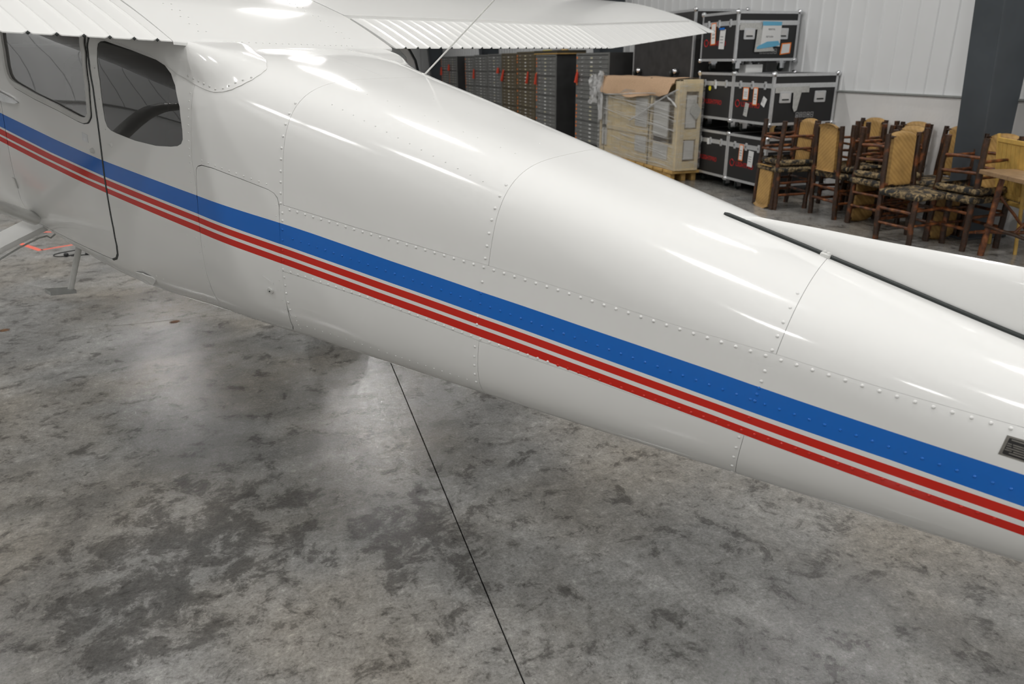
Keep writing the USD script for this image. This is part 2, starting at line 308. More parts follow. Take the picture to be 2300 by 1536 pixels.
def column(y, label):
    t = thing('steel_column', label, 'column', place(WX, y), group='tapered steel columns along the right wall')
    def leaf(a, b, x_bot, x_top, z1=7.4):
        pts = []
        for z, x in ((0.0, x_bot), (z1, x_top)):
            for dx in (0, 0.018):
                for yy in (a, b): pts.append((x + dx, yy, z))
        return trimesh.convex.convex_hull(np.array(pts))
    obj('flange', leaf(-0.15, 0.15, -0.46, -1.02), 'steel_grey', t)
    web = trimesh.convex.convex_hull(np.array([(-0.455, -0.008, 0.02), (-0.455, 0.008, 0.02), (-0.021, -0.008, 0.02), (-0.021, 0.008, 0.02), (-1.015, -0.008, 7.4), (-1.015, 0.008, 7.4), (-0.021, -0.008, 7.4), (-0.021, 0.008, 7.4)]))
    obj('web', web, 'steel_grey', t)
    obj('base_plate', bev(-0.55, -0.021, -0.2, 0.2, 0, 0.02, 0.004), 'steel_grey', t)
    return t
column(5.60, 'dark grey steel column nearest the camera, behind the yellow slatted chair')
column(14.36, 'dark grey steel column behind the right wing and the wooden crate')
column(23.1, 'dark grey steel column rising behind the middle of the filing cabinet row')
column(31.0, 'dark grey steel column farthest away, left of the filing cabinets')
def left_column(y, label):
    t = thing('steel_column', label, 'column', place(-7.97, y), group='tapered steel columns along the left wall')
    obj('flange', trimesh.convex.convex_hull(np.array([(.46 + d, yy, 0) for d in (-.018, 0) for yy in (-.15, .15)] + [(1.02 + d, yy, 7.4) for d in (-.018, 0) for yy in (-.15, .15)])), 'steel_grey', t)
    obj('web', trimesh.convex.convex_hull(np.array([(0.0, yy, z) for yy in (-.008, .008) for z in (.02, 7.4)] + [(.44, yy, .02) for yy in (-.008, .008)] + [(1.0, yy, 7.4) for yy in (-.008, .008)])), 'steel_grey', t)
left_column(7.15, 'dark grey steel column mirrored in the cabin door window')
left_column(-1.6, 'dark grey steel column on the left wall behind the camera')
left_column(15.9, 'dark grey steel column on the left wall beyond the wing')
cone = thing('traffic_cone', 'orange traffic cone mirrored low in the cabin door window', 'cone', place(-7.1, 6.72))
obj('cone_body', lathe([(0, .72), (.025, .72), (.03, .70), (.13, .03), (0, .03)], 20), 'tag_red', cone, smooth=40)
obj('cone_base', bev(-.18, .18, -.18, .18, 0, .03, .008), 'tag_red', cone)

# ceiling lamps (above the frame): a housing, a diffuser and the light itself
for k, (x, y) in enumerate(lamp_spots):
    t = thing('ceiling_light', 'white rectangular ceiling light hanging above the hangar floor', 'ceiling light', place(x, y, LAMP_Z), group='ceiling lights')
    obj('housing', bev(-0.40, 0.40, -0.22, 0.22, 0.012, 0.09, 0.02), 'ceiling_white', t)
    obj('reflector', cat_([bx(-0.40, 0.40, -0.22, -0.205, -0.02, 0.012), bx(-0.40, 0.40, 0.205, 0.22, -0.02, 0.012), bx(-0.40, -0.385, -0.205, 0.205, -0.02, 0.012), bx(0.385, 0.40, -0.205, 0.205, -0.02, 0.012)]), 'ceiling_white', t)
    obj('hanger', cat_([bx(sx - 0.004, sx + 0.004, -0.004, 0.004, 0.09, 8.0 - LAMP_Z) for sx in (-0.3, 0.3)]), 'trim_grey', t)
    L = UsdLux.RectLight.Define(stage, str(t.GetPath()) + '/light')
    L.CreateWidthAttr(0.70); L.CreateHeightAttr(0.30); L.CreateIntensityAttr(LAMP_POWER); L.CreateColorAttr(Gf.Vec3f(1.0, 0.985, 0.965))

# ------------------------------------------------------------------ the aeroplane
# fuselage coordinates: s aft of the wing's trailing edge, y to port, z up; converted to a frame x forward, y port, z up at the main gear's ground point
S0, Z0 = -1.13, -1.9848
AX, AY, AZ = np.array([0.6314, -0.7553, -0.1759]), np.array([-0.7672, -0.6414, -0.0]), np.array([0.1128, -0.135, 0.9844])
AO = np.array([0.1233, 2.9564, 1.7551]) + S0 * AX + Z0 * AZ
plane_m = np.eye(4); plane_m[:3, 0] = -AX; plane_m[:3, 1] = AY; plane_m[:3, 2] = AZ; plane_m[:3, 3] = AO
def loc(s, y, z): return np.stack(np.broadcast_arrays(S0 - np.asarray(s, float), np.asarray(y, float), np.asarray(z, float) - Z0), -1)
air = thing('airplane', 'white high-wing light aeroplane with one blue and two red stripes along its side', 'airplane', plane_m)
NODE = [-3.75, -3.3, -2.3, -1.5, -0.6, 0.1, .47, 1.25, 1.95, 2.7, 4.2]
SHP = {k: PchipInterpolator(NODE, v) for k, v in dict(
    w=[.30, .38, .46, .5008, .5047, .4876, .4437, .3701, .34, .2641, .0904], zt=[-.42, -.36, -.26, .045, -.0114, -.0113, -.0407, -.1298, -.2021, -.2737, -.4597],
    zb=[-.84, -.95, -1.01, -1.0129, -1.0439, -.9899, -.9595, -.8723, -.8005, -.728, -.5316], zm=[-.62, -.62, -.56, -.5035, -.511, -.4342, -.3793, -.4009, -.4122, -.4833, -.4712],
    nu=[2.2, 2.6, 4.5, 8.0, 8.0, 5.1652, 4.0211, 3.6339, 2.5233, 2.7941, 2.3005], nl=[2.2, 2.8, 3.6, 3.5957, 3.8248, 3.5757, 3.6253, 4.1599, 3.4376, 2.744, 2.3831]).items()}
def section(s, ph):
    w, zt, zb, zm, nu, nl = [SHP[k](s) for k in ('w', 'zt', 'zb', 'zm', 'nu', 'nl')]
    c, sn = np.cos(ph), np.sin(ph); nn = np.where(c >= 0, nu, nl)
    rho = (np.abs(sn) ** nn + np.abs(c) ** nn) ** (1 / nn)
    return w * sn / rho, zm + np.where(c >= 0, zt - zm, zm - zb) * c / rho
def hull(s, ph):
    y, z = section(s, ph); return loc(s, y, z)
def hull_n(s, ph):
    e = 1e-3
    a = hull(s + e, ph) - hull(s - e, ph); b = hull(s, ph + e) - hull(s, ph - e)
    n = np.cross(b, a); n /= np.maximum(np.linalg.norm(n, axis=-1, keepdims=True), 1e-12); return n
def phi(s, z):
    zt, zb, zm, nu, nl = [SHP[k](s) for k in ('zt', 'zb', 'zm', 'nu', 'nl')]
    q = np.where(z >= zm, (z - zm) / (zt - zm), (z - zm) / (zm - zb)); q = np.clip(q, -0.99999, 0.99999); n = np.where(z >= zm, nu, nl)
    return np.arctan2((1 - np.abs(q) ** n) ** (1 / n), q)
QS = 0.5                                                            # domain: (s, q = QS * phi)
def dom(pts, closed=True, step=0.015):
    """(s, z) polyline -> domain polyline"""
    P = np.array(pts, float); P = np.vstack([P, P[:1]]) if closed else P; out = []
    for a, b in zip(P[:-1], P[1:]):
        n = max(1, int(np.linalg.norm(b - a) / step)); t = np.arange(n) / n; out.append(a + t[:, None] * (b - a))
    out = np.concatenate(out + [P[-1:]]); return np.stack([out[:, 0], QS * phi(out[:, 0], out[:, 1])], 1)
def rounded(poly, r): return poly.buffer(-r).buffer(2 * r).buffer(-r)
def zcurve(pts):
    p = np.array(pts); return lambda s: np.interp(s, p[:, 0], p[:, 1])
def zband(f_hi, f_lo, s0=-3.2, s1=4.2):
    s = np.arange(s0, s1 + 0.001, 0.02)
    return Polygon(np.vstack([np.stack([s, QS * phi(s, f_hi(s))], 1), np.stack([s, QS * phi(s, f_lo(s))], 1)[::-1]])).buffer(0)
def clip_mesh(poly, cell):
    """triangles of the domain polygon, cut into cells"""
    V, F, idx = [], [], {}
    def vid(x, y):
        k = (round(x * 1e6), round(y * 1e6))
        if k not in idx: idx[k] = len(V); V.append((x, y))
        return idx[k]
    for pg in getattr(poly, 'geoms', [poly]):
        if pg.is_empty or pg.geom_type != 'Polygon': continue
        x0, y0, x1, y1 = pg.bounds
        gx = np.arange(math.floor(x0 / cell), math.ceil(x1 / cell) + 1) * cell; gy = np.arange(math.floor(y0 / cell), math.ceil(y1 / cell) + 1) * cell
        A, Bb = np.meshgrid(gx[:-1], gy[:-1], indexing='ij'); A, Bb = A.ravel(), Bb.ravel()
        cells = shapely.box(A, Bb, A + cell, Bb + cell); shapely.prepare(pg)
        full = shapely.contains(pg, cells); part = ~full & shapely.intersects(pg, cells)
        for x, y in zip(A[full], Bb[full]):
            a, b, c, d = vid(x, y), vid(x + cell, y), vid(x + cell, y + cell), vid(x, y + cell); F += [(a, b, c), (a, c, d)]
        for g in shapely.intersection(pg, cells[part]):
            for gg in getattr(g, 'geoms', [g]):
                if gg.geom_type != 'Polygon' or gg.area < 1e-9: continue
                v, f = trimesh.creation.triangulate_polygon(gg, engine='earcut')
                m = [vid(*p) for p in v]; F += [(m[a], m[b], m[c]) for a, b, c in f]
    F = np.array(F)
    V = np.array(V); e1 = V[F[:, 1]] - V[F[:, 0]]; e2 = V[F[:, 2]] - V[F[:, 0]]; ar = e1[:, 0] * e2[:, 1] - e1[:, 1] * e2[:, 0]
    F = F[np.abs(ar) > 1e-12]; ar = ar[np.abs(ar) > 1e-12]; F[ar < 0] = F[ar < 0][:, ::-1]
    return V, F
def on_hull(poly, cell, off=0.0, lip=0.0):
    V, F = clip_mesh(poly, cell); s, ph = V[:, 0], V[:, 1] / QS
    o = off(V[:, 0], ph) if callable(off) else off
    N = hull_n(s, ph); P = hull(s, ph) + N * np.reshape(o, (-1, 1)); post = getattr(off, 'post', lambda P, s: P); P = post(P, s)
    if callable(off):                                               # recompute normals of a raised patch
        P, F = np.array(P), F; N = meshkit.arrays(trimesh.Trimesh(P, F, process=False), True)[2]
        if (N * hull_n(s, ph)).sum() < 0: N = -N
    e = F[0]; flip = np.dot(np.cross(P[e[1]] - P[e[0]], P[e[2]] - P[e[0]]), N[e[0]]) < 0
    if flip: F = F[:, ::-1]
    if lip:
        for pg in getattr(poly, 'geoms', [poly]):
            if pg.geom_type != 'Polygon': continue
            for ring in [pg.exterior] + list(pg.interiors):
                r = np.array(ring.segmentize(0.03).coords); sr, pr = r[:, 0], r[:, 1] / QS
                o2 = off(sr, pr) if callable(off) else off
                n = hull_n(sr, pr); p = post(hull(sr, pr) + n * np.reshape(o2, (-1, 1)), sr); k = len(P); m = len(r)
                side = np.cross(np.gradient(p, axis=0), n); side /= np.maximum(np.linalg.norm(side, axis=1, keepdims=True), 1e-9)
                P = np.vstack([P, p, p - n * lip]); N = np.vstack([N, side, side])
                i = np.arange(m - 1); i = i[~((r[:-1, 1] < 1e-4) & (r[1:, 1] < 1e-4))]; F = np.vstack([F, np.stack([k + i, k + m + i, k + m + i + 1], 1), np.stack([k + i, k + m + i + 1, k + i + 1], 1)])
    return P, F, N
def mirror(P, F, N): m = np.array([1, -1, 1]); return P * m, F[:, ::-1], N * m
SWING = 0
def emit(name, poly, matl, parent, cell=0.03, off=0.0, lip=0.0, sides='both', join=False, **t):
    """the domain polygon as a mesh on the port side; again on the starboard side (coarser), or both joined into one"""
    if poly.is_empty: return None
    a = on_hull(poly, cell, off, lip)
    if join:
        b = mirror(*on_hull(poly, cell, off, lip)); k = len(a[0])
        return objn(name, np.vstack([a[0], b[0]]), np.vstack([a[1], b[1] + k]), np.vstack([a[2], b[2]]), matl, parent, **t)
    o = objn(name, *a, matl, parent, **t)
    if sides == 'both':
        P, F, N = mirror(*on_hull(poly, cell if callable(off) else max(cell, 0.05), off, lip))
        if SWING:                                                   # the starboard door stands open
            c, sn = math.cos(SWING), math.sin(SWING); h = np.array([S0 + 1.13, -.500]); d = P[:, :2] - h; d[:, 0] *= 1.52
            P = np.column_stack([h[0] + c * d[:, 0] - sn * d[:, 1], h[1] + sn * d[:, 0] + c * d[:, 1], P[:, 2]]); N = np.column_stack([c * N[:, 0] - sn * N[:, 1], sn * N[:, 0] + c * N[:, 1], N[:, 2]])
        objn(name, P, F, N, matl, parent, **t)
    return o

# stripes (z of their edges along the body)
blue = zband(zcurve([(-3.7, -.440), (-1.153, -.444), (-.75, -.462), (-.47, -.4685), (-.26, -.467), (.059, -.465), (.538, -.4655), (.83, -.470), (1.143, -.4705), (1.45, -.465), (1.633, -.460), (1.814, -.456), (2.19, -.453), (2.482, -.451), (4.2, -.44)]),
             zcurve([(-3.7, -.495), (-1.172, -.503), (-.80, -.521), (-.436, -.528), (.061, -.5285), (.411, -.536), (.834, -.539), (1.148, -.5385), (1.463, -.534), (1.752, -.528), (2.241, -.521), (2.51, -.5225), (4.2, -.51)]))
red1 = zband(zcurve([(-3.7, -.503), (-1.175, -.512), (-.80, -.529), (-.457, -.5365), (.063, -.539), (.414, -.546), (.8, -.5495), (1.149, -.549), (1.465, -.545), (1.835, -.538), (2.514, -.533), (4.2, -.52)]),
             zcurve([(-3.7, -.525), (-1.183, -.536), (-.86, -.551), (-.567, -.5595), (.059, -.5595), (.413, -.569), (.8, -.5725), (1.148, -.572), (1.469, -.567), (1.841, -.559), (2.524, -.5575), (4.2, -.545)]))
red2 = zband(zcurve([(-3.7, -.533), (-1.186, -.545), (-.86, -.560), (-.593, -.5685), (.06, -.571), (.412, -.5805), (.8, -.584), (1.149, -.583), (1.471, -.579), (1.844, -.5725), (2.529, -.5715), (4.2, -.56)]),
             zcurve([(-3.7, -.553), (-1.193, -.566), (-.90, -.579), (-.66, -.5865), (.057, -.594), (.411, -.603), (.8, -.608), (1.151, -.608), (1.475, -.603), (1.849, -.595), (2.538, -.594), (4.2, -.58)]))
bands = [('blue_stripe', 'blue_paint', blue), ('red_stripe', 'red_paint', red1), ('red_stripe', 'red_paint', red2)]
allbands = unary_union([b for _, _, b in bands])
QM = QS * math.pi
seam_up = lambda s: np.interp(s, [.35, .421, .702, 1.003, 1.163, 1.433, 1.686, 1.945, 2.187, 2.445, 4.2], [-.405, -.404, -.4015, -.395, -.387, -.380, -.375, -.363, -.362, -.356, -.43])
seam_lo = lambda s: np.interp(s, [.35, .415, .736, 1.036, 1.157, 1.476, 1.85, 2.5, 4.2], [-.632, -.630, -.6205, -.621, -.623, -.6085, -.597, -.595, -.575])
def under(f, s0, s1):                                               # domain region between a z-curve and the belly centre line
    s = np.arange(s0, s1 + 1e-6, (s1 - s0) / max(2, int((s1 - s0) / 0.02)))
    return Polygon(np.vstack([np.stack([s, QS * phi(s, f(s))], 1), [(s1, QM), (s0, QM)]]))
def over(f, s0, s1):
    s = np.arange(s0, s1 + 1e-6, (s1 - s0) / max(2, int((s1 - s0) / 0.02)))
    return Polygon(np.vstack([np.stack([s, QS * phi(s, f(s))], 1), [(s1, 0), (s0, 0)]]))
def between(f, g, s0, s1): return zband(f, g, s0, s1)
door_poly = Polygon(dom([(-.532, -.036), (-.520, -.062), (-.489, -.130), (-.469, -.217), (-.462, -.335), (-.459, -.432), (-.457, -.532), (-.448, -.642), (-.443, -.724), (-.449, -.795), (-.465, -.836), (-.49, -.862), (-.525, -.879), (-.8, -.893), (-1.121, -.903), (-1.129, -.857), (-1.136, -.803), (-1.126, -.748), (-1.13, -.6), (-1.13, -.1), (-1.13, -.036)]))
dwin = Polygon(dom([(-1.055, -.050), (-1.049, -.125), (-1.040, -.187), (-1.039, -.245), (-1.033, -.273), (-1.020, -.288), (-.995, -.296), (-.860, -.312), (-.707, -.3225), (-.58, -.3355), (-.545, -.336), (-.524, -.330), (-.510, -.314), (-.505, -.215), (-.518, -.121), (-.553, -.072), (-.59, -.052)]))
rwin = Polygon(dom([(-.434, -.0585), (-.452, -.063), (-.457, -.072), (-.446, -.097), (-.425, -.188), (-.421, -.272), (-.416, -.318), (-.405, -.337), (-.386, -.346), (-.355, -.3495), (-.252, -.352), (-.139, -.344), (-.060, -.329), (-.027, -.3195), (-.008, -.308), (.001, -.292), (.001, -.262), (-.011, -.191), (-.040, -.131), (-.071, -.101), (-.110, -.083), (-.160, -.0735), (-.292, -.0645), (-.381, -.061)]))
bag_poly = Polygon(dom([(.059, -.390), (.061, -.376), (.068, -.365), (.087, -.3565), (.137, -.354), (.256, -.3605), (.365, -.369), (.388, -.375), (.402, -.388), (.408, -.41), (.410, -.45), (.412, -.51), (.415, -.57), (.416, -.69), (.412, -.76), (.405, -.81), (.391, -.862), (.372, -.888), (.345, -.902), (.055, -.938), (.060, -.86), (.064, -.787), (.0635, -.705), (.0615, -.594), (.0585, -.484)]))
g = 0.0009
fus_area = sbox(-3.7, 0, 4.2, QM)
windshield = Polygon([(-2.2, 0), (-1.68, 0), (-1.66, .36), (-2.05, .42)])
wins = unary_union([dwin, rwin, windshield])
P_, F_, N_ = on_hull(fus_area.difference(unary_union([w.buffer(0.004) for w in wins.geoms])), 0.05, -0.010)
Pm, Fm, Nm = mirror(P_, F_, N_)
fus = objn('fuselage', np.vstack([P_, Pm]), np.vstack([F_, Fm + len(P_)]), np.vstack([N_, Nm]), 'hull_inside', air)
def painted(name, poly, parent=fus, cell=0.025, off=0.0, join=False, stripes=True, g=0.00045, **t):
    b0 = poly.bounds; poly = poly.buffer(-g, join_style='mitre')
    if join: poly = unary_union([poly, sbox(b0[0] + g, -.001, b0[2] - g, 2 * g)]).intersection(sbox(-9, 0, 9, 9))
    white = poly.difference(allbands) if stripes else poly
    o = emit(name, white, 'white_paint', parent, cell, off, 0.004, join=join, **t)
    if stripes:
        for nm, mt, b in bands:
            pc = poly.intersection(b)
            for gg in getattr(pc, 'geoms', [pc]):
                if gg.geom_type == 'Polygon' and gg.area > 1e-5: emit(nm, gg, mt, parent if parent is fus else o, cell, off, 0.0)
    return o
SA_U, SA_L, SB, SC = .4235, .410, 1.1565, 1.941
nose = sbox(-3.7, 0, -1.62, QM).difference(windshield)
painted('cowling_skin', nose, cell=0.05)
s_d = np.array([(.044, -.02), (.044, -.12), (.046, -.228), (.041, -.352), (.052, -.407), (.0575, -.484), (.0605, -.594), (.063, -.705), (.0625, -.787), (.054, -.869), (.03, -.92)])
ld = dom(s_d, closed=False); ld = np.vstack([[(.044, 0)], ld, [(.0, QM)]])
cabin = Polygon(np.vstack([ld, [(-1.62, QM), (-1.62, 0)]]))
door_hole = door_poly.buffer(0.0035)
painted('cabin_skin', cabin.difference(door_hole).difference(rwin))
la = [(SA_U, 0), (SA_U, QS * phi(SA_U, -.405)), (SA_L, QS * phi(SA_L, -.405)), (SA_L, QS * phi(SA_L, -.79)), (.417, QS * phi(.417, -.86)), (.424, QM)]
mid = Polygon(np.vstack([la, ld[::-1]]))
painted('baggage_skin', mid.difference(bag_poly.buffer(0.0014)))
painted('top_skin', over(seam_up, SA_U, SB), join=True, stripes=False)
painted('top_skin', over(seam_up, SB, SC), join=True, stripes=False)
painted('top_skin', over(seam_up, SC, 4.2), join=True, stripes=False)
painted('side_skin', between(seam_up, seam_lo, SA_L, 4.2))
painted('belly_skin', under(seam_lo, SA_L + .002, SB - .001), stripes=True)
painted('belly_skin', under(seam_lo, SB - .001, 1.930), stripes=True)
painted('belly_skin', under(seam_lo, 1.930, 4.2), stripes=True)
bag = painted('baggage_door', bag_poly, parent=air, off=0.0006, g=0.0007)

# cabin door: skin, stripes, window frame, pane, seal, handle, catch, hinge
SWING = math.radians(43)
dr = painted('cabin_door', door_poly.difference(dwin), parent=air, off=0.0006)
frame = rounded(dwin.buffer(0.017), 0.03).difference(dwin.buffer(-0.001))
emit('window_frame', frame, 'dull_paint', dr, 0.03, 0.006, 0.006)
emit('window_gasket', dwin.buffer(0.0205).difference(dwin.buffer(0.016)), 'black_rubber', dr, 0.03, 0.0022, 0.002)
emit('window_pane', dwin.buffer(0.002), 'pane_clear', dr, 0.03, -0.004, label='clear door window pane')
sealine = LineString(dom([(-.518, -.062), (-.486, -.130), (-.466, -.217), (-.459, -.335), (-.456, -.432), (-.454, -.532), (-.445, -.642), (-.440, -.724), (-.446, -.796), (-.462, -.838), (-.487, -.865), (-.52, -.881)], closed=False))
emit('door_seal', sealine.buffer(0.0042), 'black_rubber', dr, 0.03, 0.0009, 0.004)
emit('door_handle', Polygon(dom([(-1.18, -.352), (-1.124, -.355), (-1.02, -.363), (-.987, -.372), (-1.01, -.380), (-1.08, -.386), (-1.18, -.387)])), 'aluminium', dr, 0.02, lambda s, p: 0.004 + 0.012 * np.clip((-.988 - s) / 0.06, 0, 1), 0.01)
emit('latch_plate', Polygon(dom([(-.568, -.392), (-.532, -.395), (-.532, -.423), (-.55, -.4225), (-.568, -.421)])), 'aluminium', dr, 0.03, 0.0015, 0.001, sides='port')
emit('hinge', Polygon(dom([(-1.141, -.703), (-1.124, -.707), (-1.116, -.745), (-1.128, -.748)])), 'dull_paint', dr, 0.03, 0.006, 0.006, sides='port')
SWING = 0
sw = emit('side_window', rwin.buffer(0.001), 'pane_dark', air, 0.03, -0.0015, label='dark rear side window')
emit('windshield', windshield, 'pane_clear', air, 0.06, -0.002, join=True)
def disc_on(s, z, r, h, n=16, dome=True):
    ph = phi(s, z); c = hull(s, ph); nn = hull_n(s, ph); t = np.cross(nn, [0, 0, 1.0]); t /= np.linalg.norm(t); b = np.cross(nn, t)
    a = np.linspace(0, 2 * math.pi, n, endpoint=False); ring = np.cos(a)[:, None] * t + np.sin(a)[:, None] * b
    if dome: V = np.vstack([c + r * ring - nn * 0.001, c + 0.72 * r * ring + nn * h * 0.72, [c + nn * h]])
    else: V = np.vstack([c + r * ring - nn * 0.001, c + 0.88 * r * ring + nn * h, [c + nn * h]])
    F = []
    for i in range(n):
        j = (i + 1) % n; F += [(i, j, n + j), (i, n + j, n + i), (n + i, n + j, 2 * n)]
    m = trimesh.Trimesh(V, np.array(F), process=False)
    if np.dot(m.face_normals[-1], nn) < 0: m.invert()
    return m
obj('latch_knob', disc_on(-.509, -.446, .011, .012), 'dull_paint', dr, smooth=50)
lk = obj('lock', disc_on(.356, -.720, .0125, .007, dome=False), 'dull_paint', bag, smooth=40, label='round key lock')
emit('latch_cover', rounded(Polygon(dom([(.328, -.669), (.372, -.684), (.372, -.694), (.328, -.679)])), 0.003), 'white_paint', bag, 0.03, 0.0018, 0.001, sides='port')
obj('keyhole', disc_on(.356, -.720, .0032, .0082, 8, dome=False), 'black_rubber', bag)
obj('tie_button', disc_on(-.391, -.398, .010, .003), 'white_paint', fus, smooth=60)

# rivets: the ones that can be picked apart singly, then the small ones as one part
R0 = 0.0048
def rivet(s, z, mt='white_paint', r=R0): obj('rivet', disc_on(s, z, r, r * 0.55, 10), mt, fus, smooth=60)
gap = lambda s, a, b: a + (b - a) * np.clip((s - .6) / 1.8, 0, 1)
s = 0.450
while s < 2.47:
    rivet(s, float(np.interp(s, [.449, .751, 1.145, 1.32, 1.677, 2.005, 2.23, 2.439], [-.4125, -.4085, -.3965, -.3915, -.3825, -.3715, -.3705, -.3645]))); s += gap(s, .0308, .0368)
s = 0.463
while s < 2.50:
    rivet(s, float(np.interp(s, [.463, .935, 1.344, 1.708, 1.855, 2.138, 2.478], [-.5045, -.5065, -.506, -.4975, -.4945, -.4905, -.492])), 'blue_paint', R0 * 0.9); s += gap(s, .0322, .0350)
s = 0.419
while s < 2.50:
    z = float(np.interp(s, [.419, .451, .771, 1.139, 1.475, 1.853, 2.028, 2.276, 2.5], [-.6225, -.623, -.6145, -.616, -.600, -.587, -.5805, -.577, -.576]))
    rivet(s, z, 'red_paint' if red2.contains(Point(s, QS * phi(s, z))) else 'white_paint'); s += gap(s, .0306, .0328)
ringz = lambda s0, zs: [rivet(s0, z, 'blue_paint' if blue.contains(Point(s0, QS * phi(s0, z))) else ('red_paint' if allbands.contains(Point(s0, QS * phi(s0, z))) else 'white_paint')) for z in zs]
ringz(.415, [-.100, -.129, -.159, -.194, -.229, -.262, -.299, -.333, -.368, -.400])
ringz(.4215, [-.43, -.455, -.485, -.52, -.556, -.592, -.65, -.68, -.71, -.745, -.775])
ringz(1.1435, [-.172, -.199, -.230, -.261, -.298, -.334, -.370, -.440, -.475, -.546, -.573, -.647, -.681, -.713, -.747, -.780])
ringz(1.9295, [-.240, -.265, -.294, -.324, -.357, -.411, -.439, -.458, -.475, -.494, -.543])
ringz(1.920, [-.607, -.642, -.677, -.715, -.752])
small = []
def dots(pts, r=0.0028):
    for s_, z_ in pts:
        if not allbands.contains(Point(s_, QS * phi(s_, z_))): small.append(disc_on(s_, z_, r, r * 0.5, 8))
lin = lambda a, b, n: [(a[0] + (b[0] - a[0]) * i / (n - 1), a[1] + (b[1] - a[1]) * i / (n - 1)) for i in range(n)]
dots(lin((.471, -.830), (.84, -.806), 12) + lin((.865, -.804), (1.11, -.785), 9))
dots(lin((.033, -.14), (.030, -.34), 9) + lin((.031, -.36), (.037, -.62), 9), 0.0032)
dots(lin((.09, -.340), (.36, -.352), 10), 0.0035); dots(lin((.397, -.41), (.400, -.78), 11), 0.0025)
dots(lin((.049, -.64), (.046, -.88), 9) + lin((.077, -.64), (.076, -.90), 9) + lin((.09, -.922), (.35, -.890), 11), 0.0025)
dots(lin((.425, -.86), (.436, -.80), 4), 0.003)
dots(lin((-.39, -.628), (.03, -.622), 12) + lin((-.33, -.865), (-.08, -.875), 8) + lin((-.09, -.90), (.02, -.89), 4), 0.0022)
dots(lin((-.452, -.15), (-.408, -.40), 6), 0.003)
for st in (0.50, 0.62, 0.76, 0.90, 1.03): dots([(st, SHP['zt'](st) - 0.006), (st + .03, SHP['zt'](st) - .0025), (st + .05, SHP['zt'](st) - .012)], 0.0026)
for i in range(14):                                                 # row along the shoulder of the first top skin
    st = .52 + i * .043; dots([(st, float(SHP['zt'](st)) - .040 - .002 * i)], 0.0026)
obj('small_rivets', cat_(small), 'white_paint', fus, smooth=60, kind='stuff')

# wing-root fairing: a thin shell raised from the fuselage, fading to its riveted rear edge
fpts = [(-.62, -.052), (-.35, -.055), (-.20, -.064), (-.10, -.082), (-.045, -.097), (.015, -.1065), (.048, -.1135), (.090, -.119), (.13, -.1205), (.165, -.113), (.192, -.102), (.218, -.084), (.236, -.066), (.240, -.050), (.232, -.037)]
fd = dom(fpts, closed=False); fair = Polygon(np.vstack([fd, [(.17, QS * phi(.17, -.0205)), (.10, QS * phi(.10, -.0155)), (.027, QS * phi(.027, -.0128)), (-.03, .19), (-.62, .18)]]))
fair = rounded(fair, 0.012)
def fair_h(s, ph):
    q = QS * ph; t = np.clip(s / 0.245, 0, 1); fs = (1 - t) ** 1.1 * (1 - 0.2 * t)
    y_, z_ = section(s, ph); zl = np.interp(s, [-.62, -.2, -.045, .09, .13, .192, .24], [-.05, -.062, -.095, -.117, -.1185, -.10, -.04])
    lo = np.clip((z_ - zl) / 0.075, 0, 1); hi = np.clip((q - 0.18 - .1 * t) / 0.16, 0, 1)
    sm = lambda x: x * x * (3 - 2 * x)
    return -0.001 + 0.0032 * sm(np.clip(hi * 3, 0, 1)) + 0.085 * fs * sm(lo) * sm(hi)
FAIR_TOP = [.0065, .020]
def fair_post(P, s):
    z = P[:, 2] + Z0; top = FAIR_TOP[0] - FAIR_TOP[1] * np.clip(s / .245, 0, 1); k = .005
    P = P.copy(); P[:, 2] = top - k * np.logaddexp(0, (top - z) / k) - Z0; return P
fair_h.post = fair_post
emit('wing_fairing', fair, 'white_paint', air, 0.012, fair_h, 0.003, sides='port')
FAIR_TOP[:] = [-.0095, .012]
objn('wing_fairing', *mirror(*on_hull(fair, 0.012, fair_h, 0.003)), 'white_paint', air)
dd = []
for s_, z_ in lin((.01, -.0955), (.135, -.111), 6) + lin((.162, -.104), (.228, -.062), 5):
    m = disc_on(s_, z_, .0042, .0026, 10); m.apply_translation(hull_n(s_, phi(s_, z_)) * fair_h(s_, phi(s_, z_))); dd.append(m)
obj('fairing_screws', cat_(dd), 'dull_paint', fus, smooth=60, kind='stuff')

# wings (+1 port, -1 starboard): main panel, corrugated flap and aileron, tip, strut
def naca(x, m=.02, p=.4, t=.12):
    yt = 5 * t * (.2969 * np.sqrt(x) - .126 * x - .3516 * x ** 2 + .2843 * x ** 3 - .1036 * x ** 4)
    yc = np.where(x < p, m / p ** 2 * (2 * p * x - x * x), m / (1 - p) ** 2 * (1 - 2 * p + 2 * p * x - x * x)); return yc + yt, yc - yt
def s_te(y): return np.where(y <= 2.6, 0.0, -(y - 2.6) * .080)
def s_le(y): return np.where(y <= 2.6, -1.63, -1.63 + (y - 2.6) * .14)
def z_te(y, side):                                                  # trailing edge of the flap and aileron
    return .0082 + .035 * (y - .5) if side > 0 else np.where(y <= 2.6, -.0068 + .0054 * (y - .53), .0044 + .048 * (y - 2.6))
def z_v(y, side):                                                   # trailing edge that the main panel's section is drawn to
    return .040 + .030 * (y - .5) if side > 0 else np.where(y <= 2.6, .019 + .0135 * (y - .5), .047 + .043 * (y - 2.6))
def wing_pt(y, x, side, upper=True):
    le, te = s_le(y), s_te(y); c = te - le; u, l = naca(np.asarray(x, float))
    return le + x * c, z_v(y, side) + (1 - x) * .023 * c + np.where(upper, u, l) * c
XH = .824
